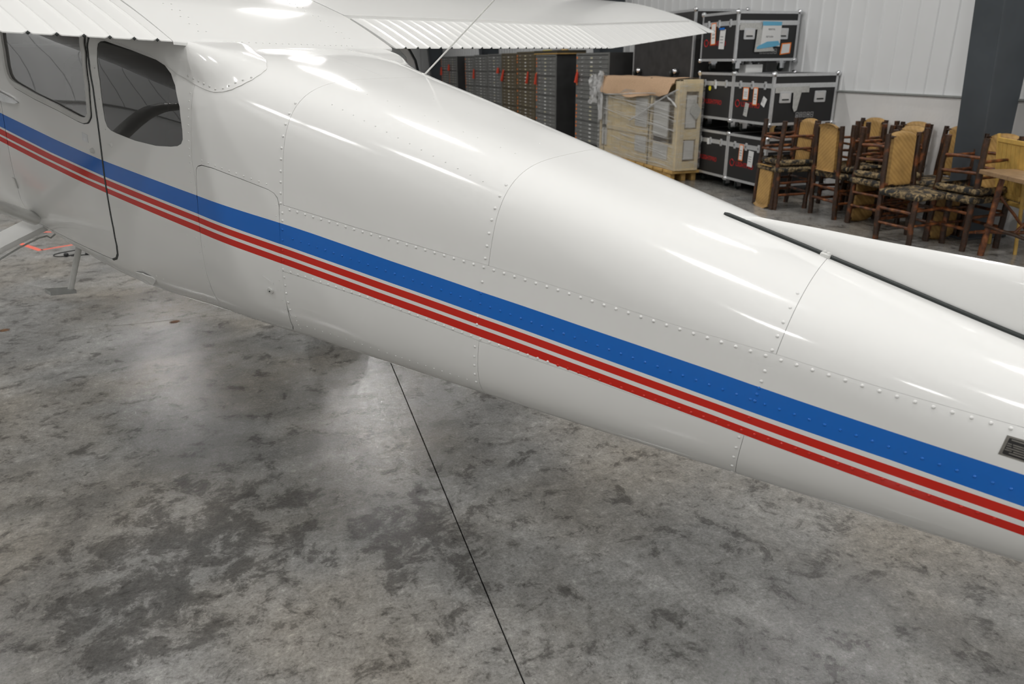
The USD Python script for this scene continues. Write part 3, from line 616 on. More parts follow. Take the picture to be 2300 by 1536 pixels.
def wing(side):
    ys = np.array([.515, .9, 1.4, 1.9, 2.6, 3.1, 3.7, 4.3, 4.90])
    xu = XH * (1 - np.cos(np.linspace(0, math.pi / 2, 16))) ; xu = np.sort(np.concatenate([xu, [.003]]))
    ring = np.concatenate([xu[::-1], xu[1:]]); up = np.concatenate([np.ones(len(xu), bool), np.zeros(len(xu) - 1, bool)])
    Pw = np.stack([np.stack([loc(*(lambda q: (q[0], side * y, q[1]))(wing_pt(y, x, side, u))) for x, u in zip(ring, up)]) for y in ys])
    Pw = np.concatenate([Pw, Pw[:, :1]], 1)
    m = grid(Pw)
    capi = [list(range(len(ring)))]; n = len(ring) + 1
    for row in (0, len(ys) - 1):                                    # close the ends
        cv = len(m.vertices); m.vertices; c = Pw[row, :-1].mean(0)
        m = trimesh.Trimesh(np.vstack([m.vertices, c]), np.vstack([m.faces, [(cv, row * n + i, row * n + i + 1) for i in range(n - 1)]]), process=False)
    m.merge_vertices(); m.fix_normals()
    w = obj('wing', m, 'white_paint', air, smooth=35)
    def surface(name, y0, y1, bead, y_first, pitch, amp, bend, gap):
        yy = [y0, y1]; k = y_first
        while k < y1 - .01:
            if k > y0 + .01: yy += [k - .013, k - .007, k, k + .007, k + .013]
            k += pitch
        yy = np.unique(np.round(np.clip(yy, y0, y1), 5)); xs = np.array([0, .06, .12, .3, .5, .75, .93, 1.0])
        beadh = lambda y: amp * max(0, 1 - abs(((y - y_first + pitch / 2) % pitch) - pitch / 2) / .013)
        U, Lw = [], []
        for y in yy:
            h0 = XH + gap; a = wing_pt(y, h0, side, True); te = s_te(y); zt_ = z_te(y, side)
            s = a[0] + xs * (te - a[0]); z = a[1] - .003 + np.interp(xs, [0, .06, 1], [-.020 if amp > .003 else -.006, 0, 0]) + xs * (zt_ - a[1] + .003) + bend * np.sin(math.pi * xs) * .35
            z = z + beadh(y) * np.clip(np.minimum((xs - .05) / .07, 1), 0, 1)
            zl = z - np.interp(xs, [0, .06, .5, 1], [.012, .05, .03, .003]); U.append(loc(s, side * y, z)); Lw.append(loc(s, side * y, zl))
        U, Lw = np.array(U), np.array(Lw); q = np.concatenate([U, Lw[:, ::-1], U[:, :1]], 1); f = grid(q)
        n = q.shape[1]
        for row in (0, len(yy) - 1):
            cv = len(f.vertices); f = trimesh.Trimesh(np.vstack([f.vertices, q[row, :-1].mean(0)]), np.vstack([f.faces, [(cv, row * n + i, row * n + i + 1) for i in range(n - 1)]]), process=False)
        f.merge_vertices(); f.fix_normals()
        o = obj(name, f, 'white_paint', w, smooth=24)
        return o, [y_first + pitch * i for i in range(int((y1 - y_first) / pitch) + 1)]
    fl, by = surface('flap', .506 if side > 0 else .528, 2.596, True, .556 if side > 0 else .5897, .0734 if side > 0 else .0810, .0052, .010, .006)
    for y in by[:30 if side < 0 else 12]:
        c = loc(0.0015, side * y, z_te(y, side) + .0005)
        obj('bead_opening', trimesh.Trimesh(c + np.array([[.004, 0, 0], [-.002, 0, 0], [0, .0065, 0], [0, -.0065, 0], [0, 0, .0055], [0, 0, -.0055]]), trimesh.convex.convex_hull(np.array([[.004, 0, 0], [-.002, 0, 0], [0, .0065, 0], [0, -.0065, 0], [0, 0, .0055], [0, 0, -.0055]])).faces if False else np.array([[0, 2, 4], [2, 1, 4], [1, 3, 4], [3, 0, 4], [2, 0, 5], [1, 2, 5], [3, 1, 5], [0, 3, 5]]), process=False), 'black_rubber', w)
    surface('aileron', 2.604, 4.87, True, 2.67, .160, .0016, .004, .004)
    # rounded tip
    xs = (1 - np.cos(np.linspace(0, math.pi, 22))) / 2; rows = []
    for t in np.linspace(0, 1, 9):
        k = math.cos(t * math.pi / 2); y = 4.902 + .36 * math.sin(t * math.pi / 2)
        a = wing_pt(4.90, xs, side, True); b = wing_pt(4.90, xs, side, False); mid_ = (a[1] + b[1]) / 2 - (z_v(4.90, side) - z_te(4.90, side)) * np.clip((xs - .72) / .28, 0, 1); th = (a[1] - b[1]) / 2
        s = s_te(4.90) * 1.0 + (a[0] - s_te(4.90)) * (0.12 + .88 * k) - .10 * (1 - k)
        zz = mid_ * k + (1 - k) * (z_te(4.90, side) + .02)
        rows.append(np.concatenate([loc(s, side * y, zz + th * k), loc(s, side * y, zz - th * k)[::-1]]))
    m = grid(np.array(rows)); m.merge_vertices(); m.fix_normals(); obj('wing_tip', m, 'white_paint', w, smooth=60)
    st = tube([loc(-1.07, side * .48, -.866), loc(-1.067, side * .62, -.779), loc(-1.063, side * 1.3, -.352), loc(-1.06, side * 1.93, .045)], .026, 18)
    v = st.vertices; ax = loc(-1.06, side * 1.93, .045) - loc(-1.07, side * .48, -.866); c0 = loc(-1.07, side * .48, -.866)
    tt = (v[:, 0] - c0[0] - (v - c0) @ ax / (ax @ ax) * ax[0]); v[:, 0] += tt * 1.1
    obj('wing_strut', trimesh.Trimesh(v, st.faces, process=False), 'dull_paint', air, smooth=60)
wing(1); wing(-1)
# centre section between the wings: closes the cabin roof
yc = np.linspace(-.503, .503, 25); xs = np.concatenate([np.linspace(0, 1, 30) ** 1.3 * XH, np.linspace(XH, 1, 9)[1:]])
def roof_pt(y, x):
    a, b = wing_pt(.515, x, 1, True), wing_pt(.515, x, -1, True); t = np.clip((y + .512) / 1.024, 0, 1); te = np.clip((x - XH) / (1 - XH), 0, 1)
    z = b[1] + (a[1] - b[1]) * t; ze = (z_te(.515, -1) * (1 - t) + z_te(.515, 1) * t) - .0085 * (1 - (y / .512) ** 4)
    zv = z_v(.515, -1) * (1 - t) + z_v(.515, 1) * t
    return a[0], z + te ** 1.25 * (ze - zv)
def hull_z(s_, y):
    ph = np.linspace(0, 1.1, 300); yy, zz = section(np.full(300, s_), ph); return float(np.interp(abs(y), yy, zz))
rows = []
for y in yc:                                                        # the skin laps down onto the first fuselage panel
    q = roof_pt(y, xs); e = [hull_z(.010, y) + .0012, hull_z(.022, y) - .002]
    rows.append(loc(np.append(q[0], [.012, .024] if abs(y) < .40 else [.0005, .001]), y, np.append(q[1], e) if abs(y) < .40 else np.append(q[1], [q[1][-1] - .003, q[1][-1] - .006])))
cs = slab_of(np.array(rows), (0, 0, -.004)); cs.fix_normals(); roof = obj('cabin_roof', cs, 'white_paint', air, smooth=40)
rr = []
def roof_dot(x, y):
    q = roof_pt(y, np.array([x])); m = trimesh.creation.icosphere(1, .0026); m.apply_scale((1, 1, .5)); m.apply_translation(loc(float(q[0][0]), y, float(q[1][0]) + .0006)); rr.append(m)
for i in range(21): roof_dot(.988, -.29 + .029 * i)
for y in (.33, -.33):
    for i in range(16):
        for dy in (0, .03): roof_dot(.55 + .027 * i, y + dy)
obj('roof_rivets', cat_(rr), 'white_paint', fus, smooth=60, kind='stuff')

# antenna, dorsal fin with its rubber seal, tail, gear, step
ab, at_ = loc(.352, -.28, -.050), loc(.630, -.28, .247); tip = ab + (at_ - ab) * 2.2
antn = obj('whip_antenna', tube([ab, ab + (at_ - ab) * .04, at_, tip], [.0055, .0032, .0024, .0012], 10), 'dull_paint', air, smooth=60)
obj('antenna_base', mv(lathe([(0, .012), (.008, .010), (.013, .004), (.015, -.004), (0, -.004)], 14), *ab), 'dull_paint', antn, smooth=40)
seal_s = np.array([1.640, 1.660, 1.742, 1.927, 1.943, 2.100, 2.402, 2.7, 3.2, 3.9]); seal_y = np.array([-.012, -.012, -.008, .003, .005, .018, .046, .05, .05, .03])
sy = PchipInterpolator(seal_s, seal_y)
ft = zcurve([(1.675, -.172), (1.727, -.1575), (1.854, -.1455), (2.067, -.127), (2.21, -.111), (2.345, -.098), (2.7, -.06), (3.1, .0), (3.25, .12), (3.75, .95), (4.0, 1.0), (4.15, 1.0)])
fs = np.concatenate([np.linspace(1.675, 2.5, 30), np.linspace(2.55, 4.15, 28)]); L_, R2_ = [], []
for s in fs:
    th = np.interp(s, [1.675, 1.85, 2.4, 3.2, 4.15], [.012, .018, .040, .05, .02]); base = float(SHP['zt'](min(s, 4.2))) - .02; top = float(ft(s)); yb = float(sy(s)) - .004
    zz = base + (top - base) * np.linspace(0, 1, 9); k = np.linspace(0, 1, 9)
    wl = th * np.sqrt(np.clip(1 - k ** 3.5, 0, 1))
    L_.append(np.concatenate([loc(s, yb - th + wl, zz), loc(s, yb - th - wl, zz)[::-1]]))
fm = grid(np.array(L_)); fm.merge_vertices(); fm.fix_normals()
fin = obj('dorsal_fin', fm, 'white_paint', air, smooth=50)
def seal(s0, s1):
    s = np.linspace(s0, s1, 24); y = sy(s); pts = []
    for a, b in zip(s, y):
        ph = math.asin(max(-1, min(1, 0))) ; t_ = np.linspace(0, .9, 400); yy, zz = section(np.full(400, a), t_)
        z = float(np.interp(abs(b), yy, zz)); pts.append(loc(a, b, z + .003))
    r = np.full(24, .0062); r[0] = .0035 if s0 < 1.70 else .0062; return tube(pts, r, 10)
obj('rubber_seal', seal(1.647, 1.9245), 'black_rubber', fin, smooth=60, label='black rubber strip along the fin root')
obj('rubber_seal', seal(1.9425, 3.1), 'black_rubber', fin, smooth=60, label='black rubber strip along the fin root')
cz = loc(1.9335, .004, float(SHP['zt'](1.9335)) + .001)
obj('seal_clip', cat_([mv(bev(-.013, .013, -.014, .014, -.004, .010, .003), *cz), mv(trimesh.creation.icosphere(1, .0045), *(cz + (.004, .004, .011))), mv(trimesh.creation.icosphere(1, .0045), *(cz + (-.006, .008, .010)))]), 'dull_paint', fin)
for sd in (1, -1):
    Pt = []
    for y in np.linspace(.10, 1.65, 6):
        xs = np.linspace(0, 1, 12); u, l = naca(xs, 0, .4, .09); c = .95 - .28 * y; le = 3.35 + .12 * y
        Pt.append(np.concatenate([loc(le + xs * c, sd * y, -.42 + u * c), loc(le + xs * c, sd * y, -.42 + l * c)[::-1]]))
    m = grid(np.array(Pt)); m.merge_vertices(); m.fix_normals(); obj('tailplane', m, 'white_paint', air, smooth=50)
    # spring-steel gear leg with wheel and brake line
    cy = np.array([(.33, -.915), (.45, -.938), (.61, -.972), (.85, -1.08), (1.05, -1.29), (1.2, -1.57), (1.27, -1.775)])
    d = np.gradient(cy, axis=0); d /= np.linalg.norm(d, axis=1)[:, None]; nn = np.stack([-d[:, 1], d[:, 0]], 1); rows = []
    for (y, z), (ny, nz), wd in zip(cy, nn, [.14, .128, .124, .115, .10, .085, .08]):
        rows.append([loc(-1.125 + .04 * min(1, max(0, .61 - y)) / .18 * -1 + a * wd / 2, sd * (y + b * ny * .012), z + b * nz * .012) for a, b in ((-1, 1), (1, 1), (1.06, 0), (1, -1), (-1, -1), (-1.06, 0), (-1, 1))])
    m = grid(np.array(rows)); m.merge_vertices(); m.fix_normals()
    leg = obj('gear_leg', m, 'white_paint', air, smooth=30)
    obj('wheel', mv(lathe([(.0, .07), (.09, .07), (.10, .055), (.16, .075), (.2, .06), (.212, .03), (.212, -.03), (.2, -.06), (.16, -.075), (.10, -.055), (.09, -.07), (0, -.07)], 32), *loc(-1.13, sd * 1.37, -1.7728), R=rot(math.pi / 2, [1, 0, 0])), 'black_rubber', leg, smooth=40)
    if sd == 1: obj('brake_line', tube([loc(-1.10, .385, -.965), loc(-1.115, .40, -.985), loc(-1.105, .42, -.968), loc(-1.09, .46, -.965), loc(-1.075, .55, -.985), loc(-1.065, .63, -1.012), loc(-1.07, .85, -1.13), loc(-1.08, 1.1, -1.42)], .0035, 8), 'grey_paint', leg, smooth=60)
sp = obj('boarding_step', tube([loc(-.975, .355, -.96), loc(-.975, .36, -1.008), loc(-1.011, .40, -1.202)], .0125, 12), 'dull_paint', air, smooth=50)
pa, pb = loc(-1.011, .385, -1.205), loc(-1.003, .50, -1.181); ux = (pb - pa) / np.linalg.norm(pb - pa)
obj('tread', trimesh.convex.convex_hull(np.array([pa + e * np.array([.022, 0, 0]) + f * np.array([0, 0, .008]) for e in (-1, 1) for f in (-1, 1)] + [pb + e * np.array([.024, 0, 0]) + f * np.array([0, 0, .009]) for e in (-1, 1) for f in (-1, 1)])), 'grey_paint', sp)
emit('belly_strake', rounded(Polygon(dom([(-.43, -.94), (-.39, -.892), (-.335, -.876), (-.287, -.883), (-.281, -.897), (-.32, -.925), (-.40, -.955)])), 0.008), 'white_paint', air, 0.02, lambda s, p: .003 + .007 * np.clip((s + .43) / .08, 0, 1) * np.clip((-.281 - s) / .04, 0, 1), 0.005)
dp = emit('data_plate', rounded(Polygon(dom([(2.4225, -.3795), (2.57, -.3775), (2.57, -.4235), (2.4225, -.4235)])), 0.0005), 'brushed_plate', air, 0.02, .0012, .001, sides='port', label='small dark metal data plate')
emit('engraved_field', rounded(Polygon(dom([(2.428, -.383), (2.565, -.381), (2.565, -.420), (2.428, -.420)])), 0.004), 'plate_black', dp, 0.02, .0015, sides='port')
pls = []
for i, (z, a, b) in enumerate([(-.386, 2.433, 2.56), (-.395, 2.429, 2.437), (-.395, 2.439, 2.56), (-.3995, 2.429, 2.438), (-.3995, 2.441, 2.56), (-.4045, 2.430, 2.465), (-.4045, 2.468, 2.56), (-.409, 2.429, 2.442), (-.4095, 2.445, 2.56), (-.4145, 2.439, 2.475), (-.4145, 2.479, 2.56)]):
    pls.append(Polygon(dom([(a, z + .0012), (b, z + .0012), (b, z - .0012), (a, z - .0012)])))
for p in pls: emit('engraved_line', p, 'brushed_plate', dp, 0.02, .0018, sides='port')
# cabin interior, nose and tail wheel (mostly hidden)
obj('cabin_floor', bx(*(lambda a, b: (min(a[0], b[0]), max(a[0], b[0]), -.40, .40, a[2], a[2] + .02))(loc(-1.9, 0, -.90), loc(-.05, 0, -.90))), 'headliner', air)
for y in (-.25, .25):
    a = loc(-.80, y, -.93)
    obj('seat', cat_([bev(a[0] - .02, a[0] + .45, y - .2, y + .2, a[2] + .2, a[2] + .34, .03), mv(bev(-.05, .05, -.2, .2, 0, .5, .03), a[0] - .02, y, a[2] + .28, R=rot(-.15, [0, 1, 0]))]), 'seat_leather', air)
a = loc(-.12, 0, -.93)
obj('seat', cat_([bev(a[0] - .02, a[0] + .42, -.38, .38, a[2] + .12, a[2] + .30, .03), mv(bev(-.05, .05, -.38, .38, 0, .42, .03), a[0], 0, a[2] + .2, R=rot(-.12, [0, 1, 0]))]), 'seat_leather', air)
a = loc(-1.5, 0, -.42); obj('instrument_panel', bev(a[0], a[0] + .03, -.42, .42, a[2] - .14, a[2] + .18, .01), 'headliner', air)
a = loc(.30, 0, 0); obj('rear_bulkhead', bx(a[0] - .004, a[0] + .004, -.37, .37, loc(0, 0, -.84)[2], loc(0, 0, -.06)[2]), 'headliner', air)
c = loc(-3.72, 0, -.62)
pr = obj('propeller', cat_([mv(lathe([(0, .28), (.05, .24), (.10, .14), (.125, 0), (0, 0)], 24), *c, R=rot(math.pi / 2, [0, 1, 0])), *[mv(trimesh.convex.convex_hull(np.array([(.02, -.05, k * .08), (-.02, .05, k * .08), (.03, -.07, k * .5), (-.03, .07, k * .5), (.01, -.04, k * .93), (-.01, .04, k * .93), (.0, .06, k * .5), (.01, -.0, k * .94)])), c[0] + .1, 0, c[2]) for k in (1, -1)]]), 'grey_paint', air, smooth=30)
tw = loc(4.05, 0, -.982)
obj('tail_wheel', cat_([mv(lathe([(0, .03), (.05, .03), (.085, .028), (.098, .012), (.098, -.012), (.085, -.028), (.05, -.03), (0, -.03)], 24), tw[0], 0, tw[2] + .02, R=rot(math.pi / 2, [1, 0, 0])), tube([loc(3.75, 0, -.60), loc(3.95, 0, -.74), loc(4.03, 0, -.90)], [.03, .022, .016], 8)]), 'black_rubber', air, smooth=40)

# ------------------------------------------------------------------ flight cases against the right wall
def text(s, h, d=0.0012, bold=True): return meshkit.text_mesh(s, h, d, bold)
def swirl(h):
    a = np.linspace(0.6, 6.6, 22); r = np.linspace(.30, .5, 22) * h
    return tube(np.stack([r * np.cos(a), r * np.sin(a) + .5 * h, 0 * a + .0006], 1), .07 * h, 5)
FRONT = np.array([[0, 0, -1.0, 0], [-1.0, 0, 0, 0], [0, 1.0, 0, 0], [0, 0, 0, 1]])  # drawing plane (x right, y up) -> face looking towards -x
END = np.array([[1.0, 0, 0, 0], [0, 0, -1.0, 0], [0, 1.0, 0, 0], [0, 0, 0, 1]])      # drawing plane -> face looking towards -y
def on_front(m, x, y, z): m = m.copy(); m.apply_transform(FRONT); m.apply_translation((x, y, z)); return m
def on_end(m, x, y, z): m = m.copy(); m.apply_transform(END); m.apply_translation((x, y, z)); return m
def corner(x, y, z): m = trimesh.creation.icosphere(2, .034); m.apply_translation((x, y, z)); return m
def edges(Lx, Ly, z0, z1, w=.028, t=.004):
    """twelve aluminium angle extrusions, one mesh each"""
    out = []
    for z, sz in ((z0, 1), (z1, -1)):
        for x, sx in ((0, 1), (Lx, -1)): out.append(cat_([bx(x - sx * t, x + sx * w, .02, Ly - .02, z - sz * t, z), bx(x - sx * t, x, .02, Ly - .02, z, z + sz * w)]))
        for y, sy in ((0, 1), (Ly, -1)): out.append(cat_([bx(.02, Lx - .02, y - sy * t, y + sy * w, z - sz * t, z), bx(.02, Lx - .02, y - sy * t, y, z, z + sz * w)]))
    for x, sx in ((0, 1), (Lx, -1)):
        for y, sy in ((0, 1), (Ly, -1)): out.append(cat_([bx(x - sx * t, x + sx * w, y - sy * t, y, z0 + .02, z1 - .02), bx(x - sx * t, x, y, y + sy * w, z0 + .02, z1 - .02)]))
    return out
def caster(t, x, y, h=.135):
    c = obj('caster', mv(lathe([(0, .018), (.032, .018), (.047, .014), (.05, .006), (.05, -.006), (.047, -.014), (.032, -.018), (0, -.018)], 20), x, y, .05, R=rot(math.pi / 2, [1, 0, 0])), 'black_rubber', t, smooth=40)
    fork = [bx(x - .030, x + .036, y + k * .024 - .003, y + k * .024 + .003, .040, h - .02) for k in (-1, 1)]
    obj('fork', trimesh.convex.convex_hull(np.vstack([m.vertices for m in [bx(x - .045, x + .05, y - .034, y + .034, h - .030, h - .004)]])), 'chrome', c)
    for m in fork: obj('fork_arm', m, 'chrome', c)
def latch(t, y, z):
    b = obj('latch', bev(-.014, -.001, y - .022, y + .022, z - .050, z + .045, .004), 'aluminium', t)
    obj('latch_wing', bev(-.024, -.013, y - .014, y + .014, z - .018, z + .016, .004), 'chrome', b)
def handle(t, x, z):
    d = obj('handle', bev(x - .082, x + .082, -.010, -.001, z - .068, z + .068, .008), 'aluminium', t)
    obj('recess', bev(x - .058, x + .058, -.0115, -.0095, z - .044, z + .044, .0008), 'box_grey', d)
    obj('grip', bev(x - .050, x + .050, -.018, -.011, z - .036, z - .020, .003), 'black_rubber', d)
Lx, Ly, Hc = .935, .85, .735
def flight_case(name_label, y0, z, latches=(.15, .42, .68), handles=True, print_end=False, logo=True, low=.135, group='stacked flight cases', ball=True):
    t = thing('flight_case', name_label, 'flight case', place(5.877, y0, z), group=group)
    z0, z1 = low, Hc; lid = z1 - .135
    obj('body', bev(0, Lx, 0, Ly, z0, lid - .002, .004), 'case_black', t)
    obj('lid', bev(0, Lx, 0, Ly, lid + .002, z1, .004), 'case_black', t)
    for e in edges(Lx, Ly, z0, z1): obj('edging', e, 'aluminium', t)
    fr = cat_([bx(-.005, 0, .02, Ly - .02, lid - .030, lid + .026), bx(Lx, Lx + .005, .02, Ly - .02, lid - .030, lid + .026), bx(.0, Lx, -.005, 0, lid - .030, lid + .026), bx(.0, Lx, Ly, Ly + .005, lid - .030, lid + .026)])
    obj('lid_rail', fr, 'aluminium', t)
    for x in (.004, Lx - .004):
        for y in (.004, Ly - .004):
            for zz in (z0 + .004, z1 - .004): obj('corner_ball', corner(x, y, zz), 'chrome', t, smooth=60)
    for x in (.12, Lx - .12):
        for y in (.13, Ly - .13): caster(t, x, y)
    for y in latches: latch(t, y, lid)
    if handles:
        for x in (.185, .695): handle(t, x, z0 + .33)
    if logo:
        m = cat_([swirl(.11), mv(text('LIGHTPRO', .056), .085, .02, 0)])
        m.apply_transform(rot(-.02, [0, 0, 1])); obj('printed_logo', on_front(m, -.0015, .72, z0 + .18), 'red_print', t, label='red printed swirl and wordmark')
    if print_end:
        for k in range(5):
            x = .37 + k * .055; ring = sbox(0, 0, .042, .062).difference(sbox(.006, .006, .036, .056))
            gl = [Polygon([(.012, .014), (.030, .014), (.021, .046)]), unary_union([sbox(.012, .014, .017, .046), sbox(.025, .014, .030, .046)]), unary_union([sbox(.018, .014, .024, .048)]), Point(.021, .031).buffer(.012), Polygon([(.010, .024), (.032, .024), (.021, .040)])][k]
            gs = [ring] + list(getattr(gl, 'geoms', [gl])); m = cat_([trimesh.creation.extrude_polygon(q, .001, engine='earcut') for q in gs])
            obj('shipping_symbol', on_end(m, x, -.0012, z0 + .085), 'print_white', t)
    return t
c_bottom_near = flight_case('black flight case on the floor, lower one nearer the chairs, orange tag on its front', 8.09, 0)
c_bottom_far = flight_case('black flight case on the floor beside the wooden crate', 8.955, 0, handles=False)
c_mid_near = flight_case('black flight case of the middle tier with shipping symbols and two handles on its end', 8.09, .762, print_end=True)
c_mid_far = flight_case('black flight case of the middle tier beside the crate, yellow sticker below its latches', 8.955, .762, handles=False)
c_top = flight_case('black flight case on top of the stack with a blue-taped paper on its end', 8.975, 1.512, print_end=True)
obj_ = None
def sheet(name, quad, matl, label, cat, thick=.0015, nrm=(-1, 0, 0), group=None, kids=()):
    """a thin sheet from four corner points, with a little thickness"""
    q = np.array(quad, float); n = np.array(nrm, float) * thick
    m = trimesh.convex.convex_hull(np.vstack([q, q + n]))
    if label: o = obj(name, m, matl); tag(o, label, cat, group)
    else: o = obj(name, m, matl)
    return o
XF = 5.877 - .0065
def front_quad(y0, z0, w, h, tilt=0.0, x=XF):
    c, s = math.cos(tilt), math.sin(tilt)
    return [(x, y0 - (a * c - b * s), z0 + a * s + b * c) for a, b in ((0, 0), (w, 0), (w, h), (0, h))]
def hang_tag(y, z, w, h, label, tilt=0.0, border=True, matl='paper'):
    t = thing('paper_tag', label, 'tag', place(0, 0), group='paper tags on the flight cases')
    def part(nm, quad, mt, th): 
        q = np.array(quad); obj(nm, trimesh.convex.convex_hull(np.vstack([q, q + (-th, 0, 0)])), mt, t)
    if border:
        part('border', front_quad(y, z, w, h, tilt), 'tag_orange', .0012)
        c, s_ = math.cos(tilt), math.sin(tilt); b = .012
        part('card', front_quad(y - (b * c - b * s_), z + b * s_ + b * c, w - 2 * b, h - 2 * b, tilt, XF - .0012), 'paper', .0008)
    else: part('card', front_quad(y, z, w, h, tilt), matl, .0012)
    for k in range(3): part('line', front_quad(y - w * .2, z + h * (.3 + .15 * k), w * .55, h * .04, tilt, XF - .0022), 'ink_grey', .0004)
hang_tag(8.70, 1.175, .125, .155, 'orange-bordered square paper tag on the middle flight case')
hang_tag(8.475, 1.120, .095, .215, 'tall orange-bordered paper tag on the middle flight case')
hang_tag(8.655, .985, .085, .165, 'curled grey paper strip hanging under the square orange tag', -.18, False, 'tape_grey')
hang_tag(8.30, 1.14, .085, .11, 'small tilted white label at the right of the tall orange tag', -.45, False)
hang_tag(8.665, .41, .095, .21, 'tall orange-bordered paper tag on the lower flight case', -.03)
hang_tag(8.455, .36, .11, .20, 'plain white paper on the lower flight case beside the leaning chair back', -.06, False)
hang_tag(9.575, 1.85, .12, .275, 'orange-bordered tag on the topmost flight case behind the wing tip', .06)
hang_tag(9.37, 1.80, .13, .245, 'white folded paper strip with a blue clip on the topmost flight case', -.05, False)
tag(obj('blue_clip', bev(XF - .02, XF, 9.25, 9.36, 2.035, 2.06, .004), 'blue_paint'), 'small blue clip holding the white paper strip on the topmost flight case', 'clip')
tag(obj('round_sticker', mv(lathe([(0, .0012), (.032, .0012), (.032, 0), (0, 0)], 18), 5.869, 9.50, 1.295, R=rot(-math.pi / 2, [0, 1, 0])), 'sticker_yellow'), 'yellow sticker on the middle flight case below its latches', 'sticker')
tag(obj('white_latch_tag', bev(XF - .008, XF, 9.33, 9.375, 1.29, 1.385, .003), 'paper'), 'white strip taped over the middle latch of the yellow-stickered case', 'tag')
tag(obj('white_latch_tag', bev(XF - .008, XF, 9.40, 9.45, .545, .63, .003), 'paper'), 'white strip taped by the latches of the lower case beside the crate', 'tag')
tag(obj('orange_patch', bev(5.85, 5.868, 9.745, 9.79, 1.455, 1.50, .003), 'crate_wood'), 'small tan patch of tape on the middle tier corner beside the crate', 'tape')
def end_sheet(name, matl, y, pts, label, cat, thick=.0012, group=None):
    q = np.array([(x, y, z) for x, z in pts]); o = obj(name, trimesh.convex.convex_hull(np.vstack([q, q + (0, -thick, 0)])), matl); tag(o, label, cat, group); return o
YE, YT = 8.09 - .0075, 8.975 - .0075
end_sheet('duct_tape', 'tape_grey', YE, [(5.91, 1.345), (6.40, 1.35), (6.40, 1.278), (5.91, 1.278)], 'wide grey tape across the end of the middle flight case', 'tape')
end_sheet('duct_tape', 'tape_grey', YE - .012, [(6.165, 1.279), (6.28, 1.279), (6.255, 1.20), (6.24, 1.07), (6.205, 1.05), (6.175, 1.10)], 'torn grey tape strip running down beside the handle', 'tape')
end_sheet('duct_tape', 'tape_grey', YT, [(5.91, 2.105), (6.26, 2.105), (6.26, 2.03), (5.91, 2.02)], 'grey tape across the end of the topmost flight case', 'tape')
end_sheet('duct_tape', 'tape_grey', YT - .014, [(6.17, 2.03), (6.26, 2.03), (6.46, 1.765), (6.15, 1.755)], 'torn grey tape under the blue-taped paper', 'tape')
pp = thing('taped_paper', 'white printed paper stuck with blue tape on the topmost flight case', 'paper', place(0, 0))
yy = YT - .016
def flat(nm, pts, mt, d): q = np.array([(x, yy - d, z + .03) for x, z in pts]); obj(nm, trimesh.convex.convex_hull(np.vstack([q, q + (0, -.001, 0)])), mt, pp)
flat('sheet', [(6.245, 2.075), (6.53, 2.075), (6.53, 1.79), (6.235, 1.80)], 'paper', 0)
flat('blue_tape', [(6.235, 2.095), (6.53, 2.09), (6.525, 2.045), (6.24, 2.045)], 'tape_blue', .002)
flat('blue_tape', [(6.175, 1.775), (6.20, 1.80), (6.33, 1.85), (6.50, 1.86), (6.535, 1.81), (6.45, 1.79), (6.19, 1.76)], 'tape_blue', .002)
for tx, x, z, h in (('RENTAL', 6.33, 2.02, .020), ('RETURN', 6.305, 1.93, .020)): obj('printed_word', on_end(text(tx, h, .0006), x, yy - .002, z), 'ink_grey', pp)
et = thing('paper_tag', 'square orange-bordered tag at the lower right of the topmost case end', 'tag', place(0, 0), group='paper tags on the flight cases')
q = np.array([(x, YT, z) for x, z in [(6.555, 1.715), (6.715, 1.735), (6.72, 1.87), (6.57, 1.86)]]); obj('border', trimesh.convex.convex_hull(np.vstack([q, q + (0, -.0012, 0)])), 'tag_orange', et)
q = np.array([(x, YT - .0012, z) for x, z in [(6.572, 1.73), (6.70, 1.745), (6.703, 1.855), (6.585, 1.846)]]); obj('card', trimesh.convex.convex_hull(np.vstack([q, q + (0, -.001, 0)])), 'paper', et)
tag(obj('white_box', bev(6.10, 6.36, 9.03, 9.20, 1.497, 1.60, .004), 'paper'), 'low white carton lying under the topmost flight case', 'box')

# tall road trunk on its side behind the crate, casters on its face
tr = thing('road_trunk', 'tall black road trunk lying on its side behind the crate, casters facing the room', 'trunk', place(5.93, 10.13, 0))
TY, TZ, TX = 1.92, 2.34, .86
obj('body', bev(0, TX, 0, TY, .03, TZ, .004), 'case_flat', tr)
for e in edges(TX, TY, .03, TZ): obj('edging', e, 'aluminium', tr)
for x in (.004, TX - .004):
    for y in (.004, TY - .004): obj('corner_ball', corner(x, y, TZ - .004), 'chrome', tr, smooth=60)
for y in (.40, 1.62):
    for z in (1.50, 2.20):
        c = obj('caster', mv(lathe([(0, .018), (.032, .018), (.047, .014), (.05, .006), (.05, -.006), (.047, -.014), (.032, -.018), (0, -.018)], 20), -.085, y + .04, z - .03, R=rot(math.pi / 2, [1, 0, 0]) @ rot(.5, [0, 1, 0])), 'black_rubber', tr, smooth=40)
        obj('fork', mv(trimesh.creation.icosphere(2, .05), -.04, y, z), 'chrome', c, smooth=60)

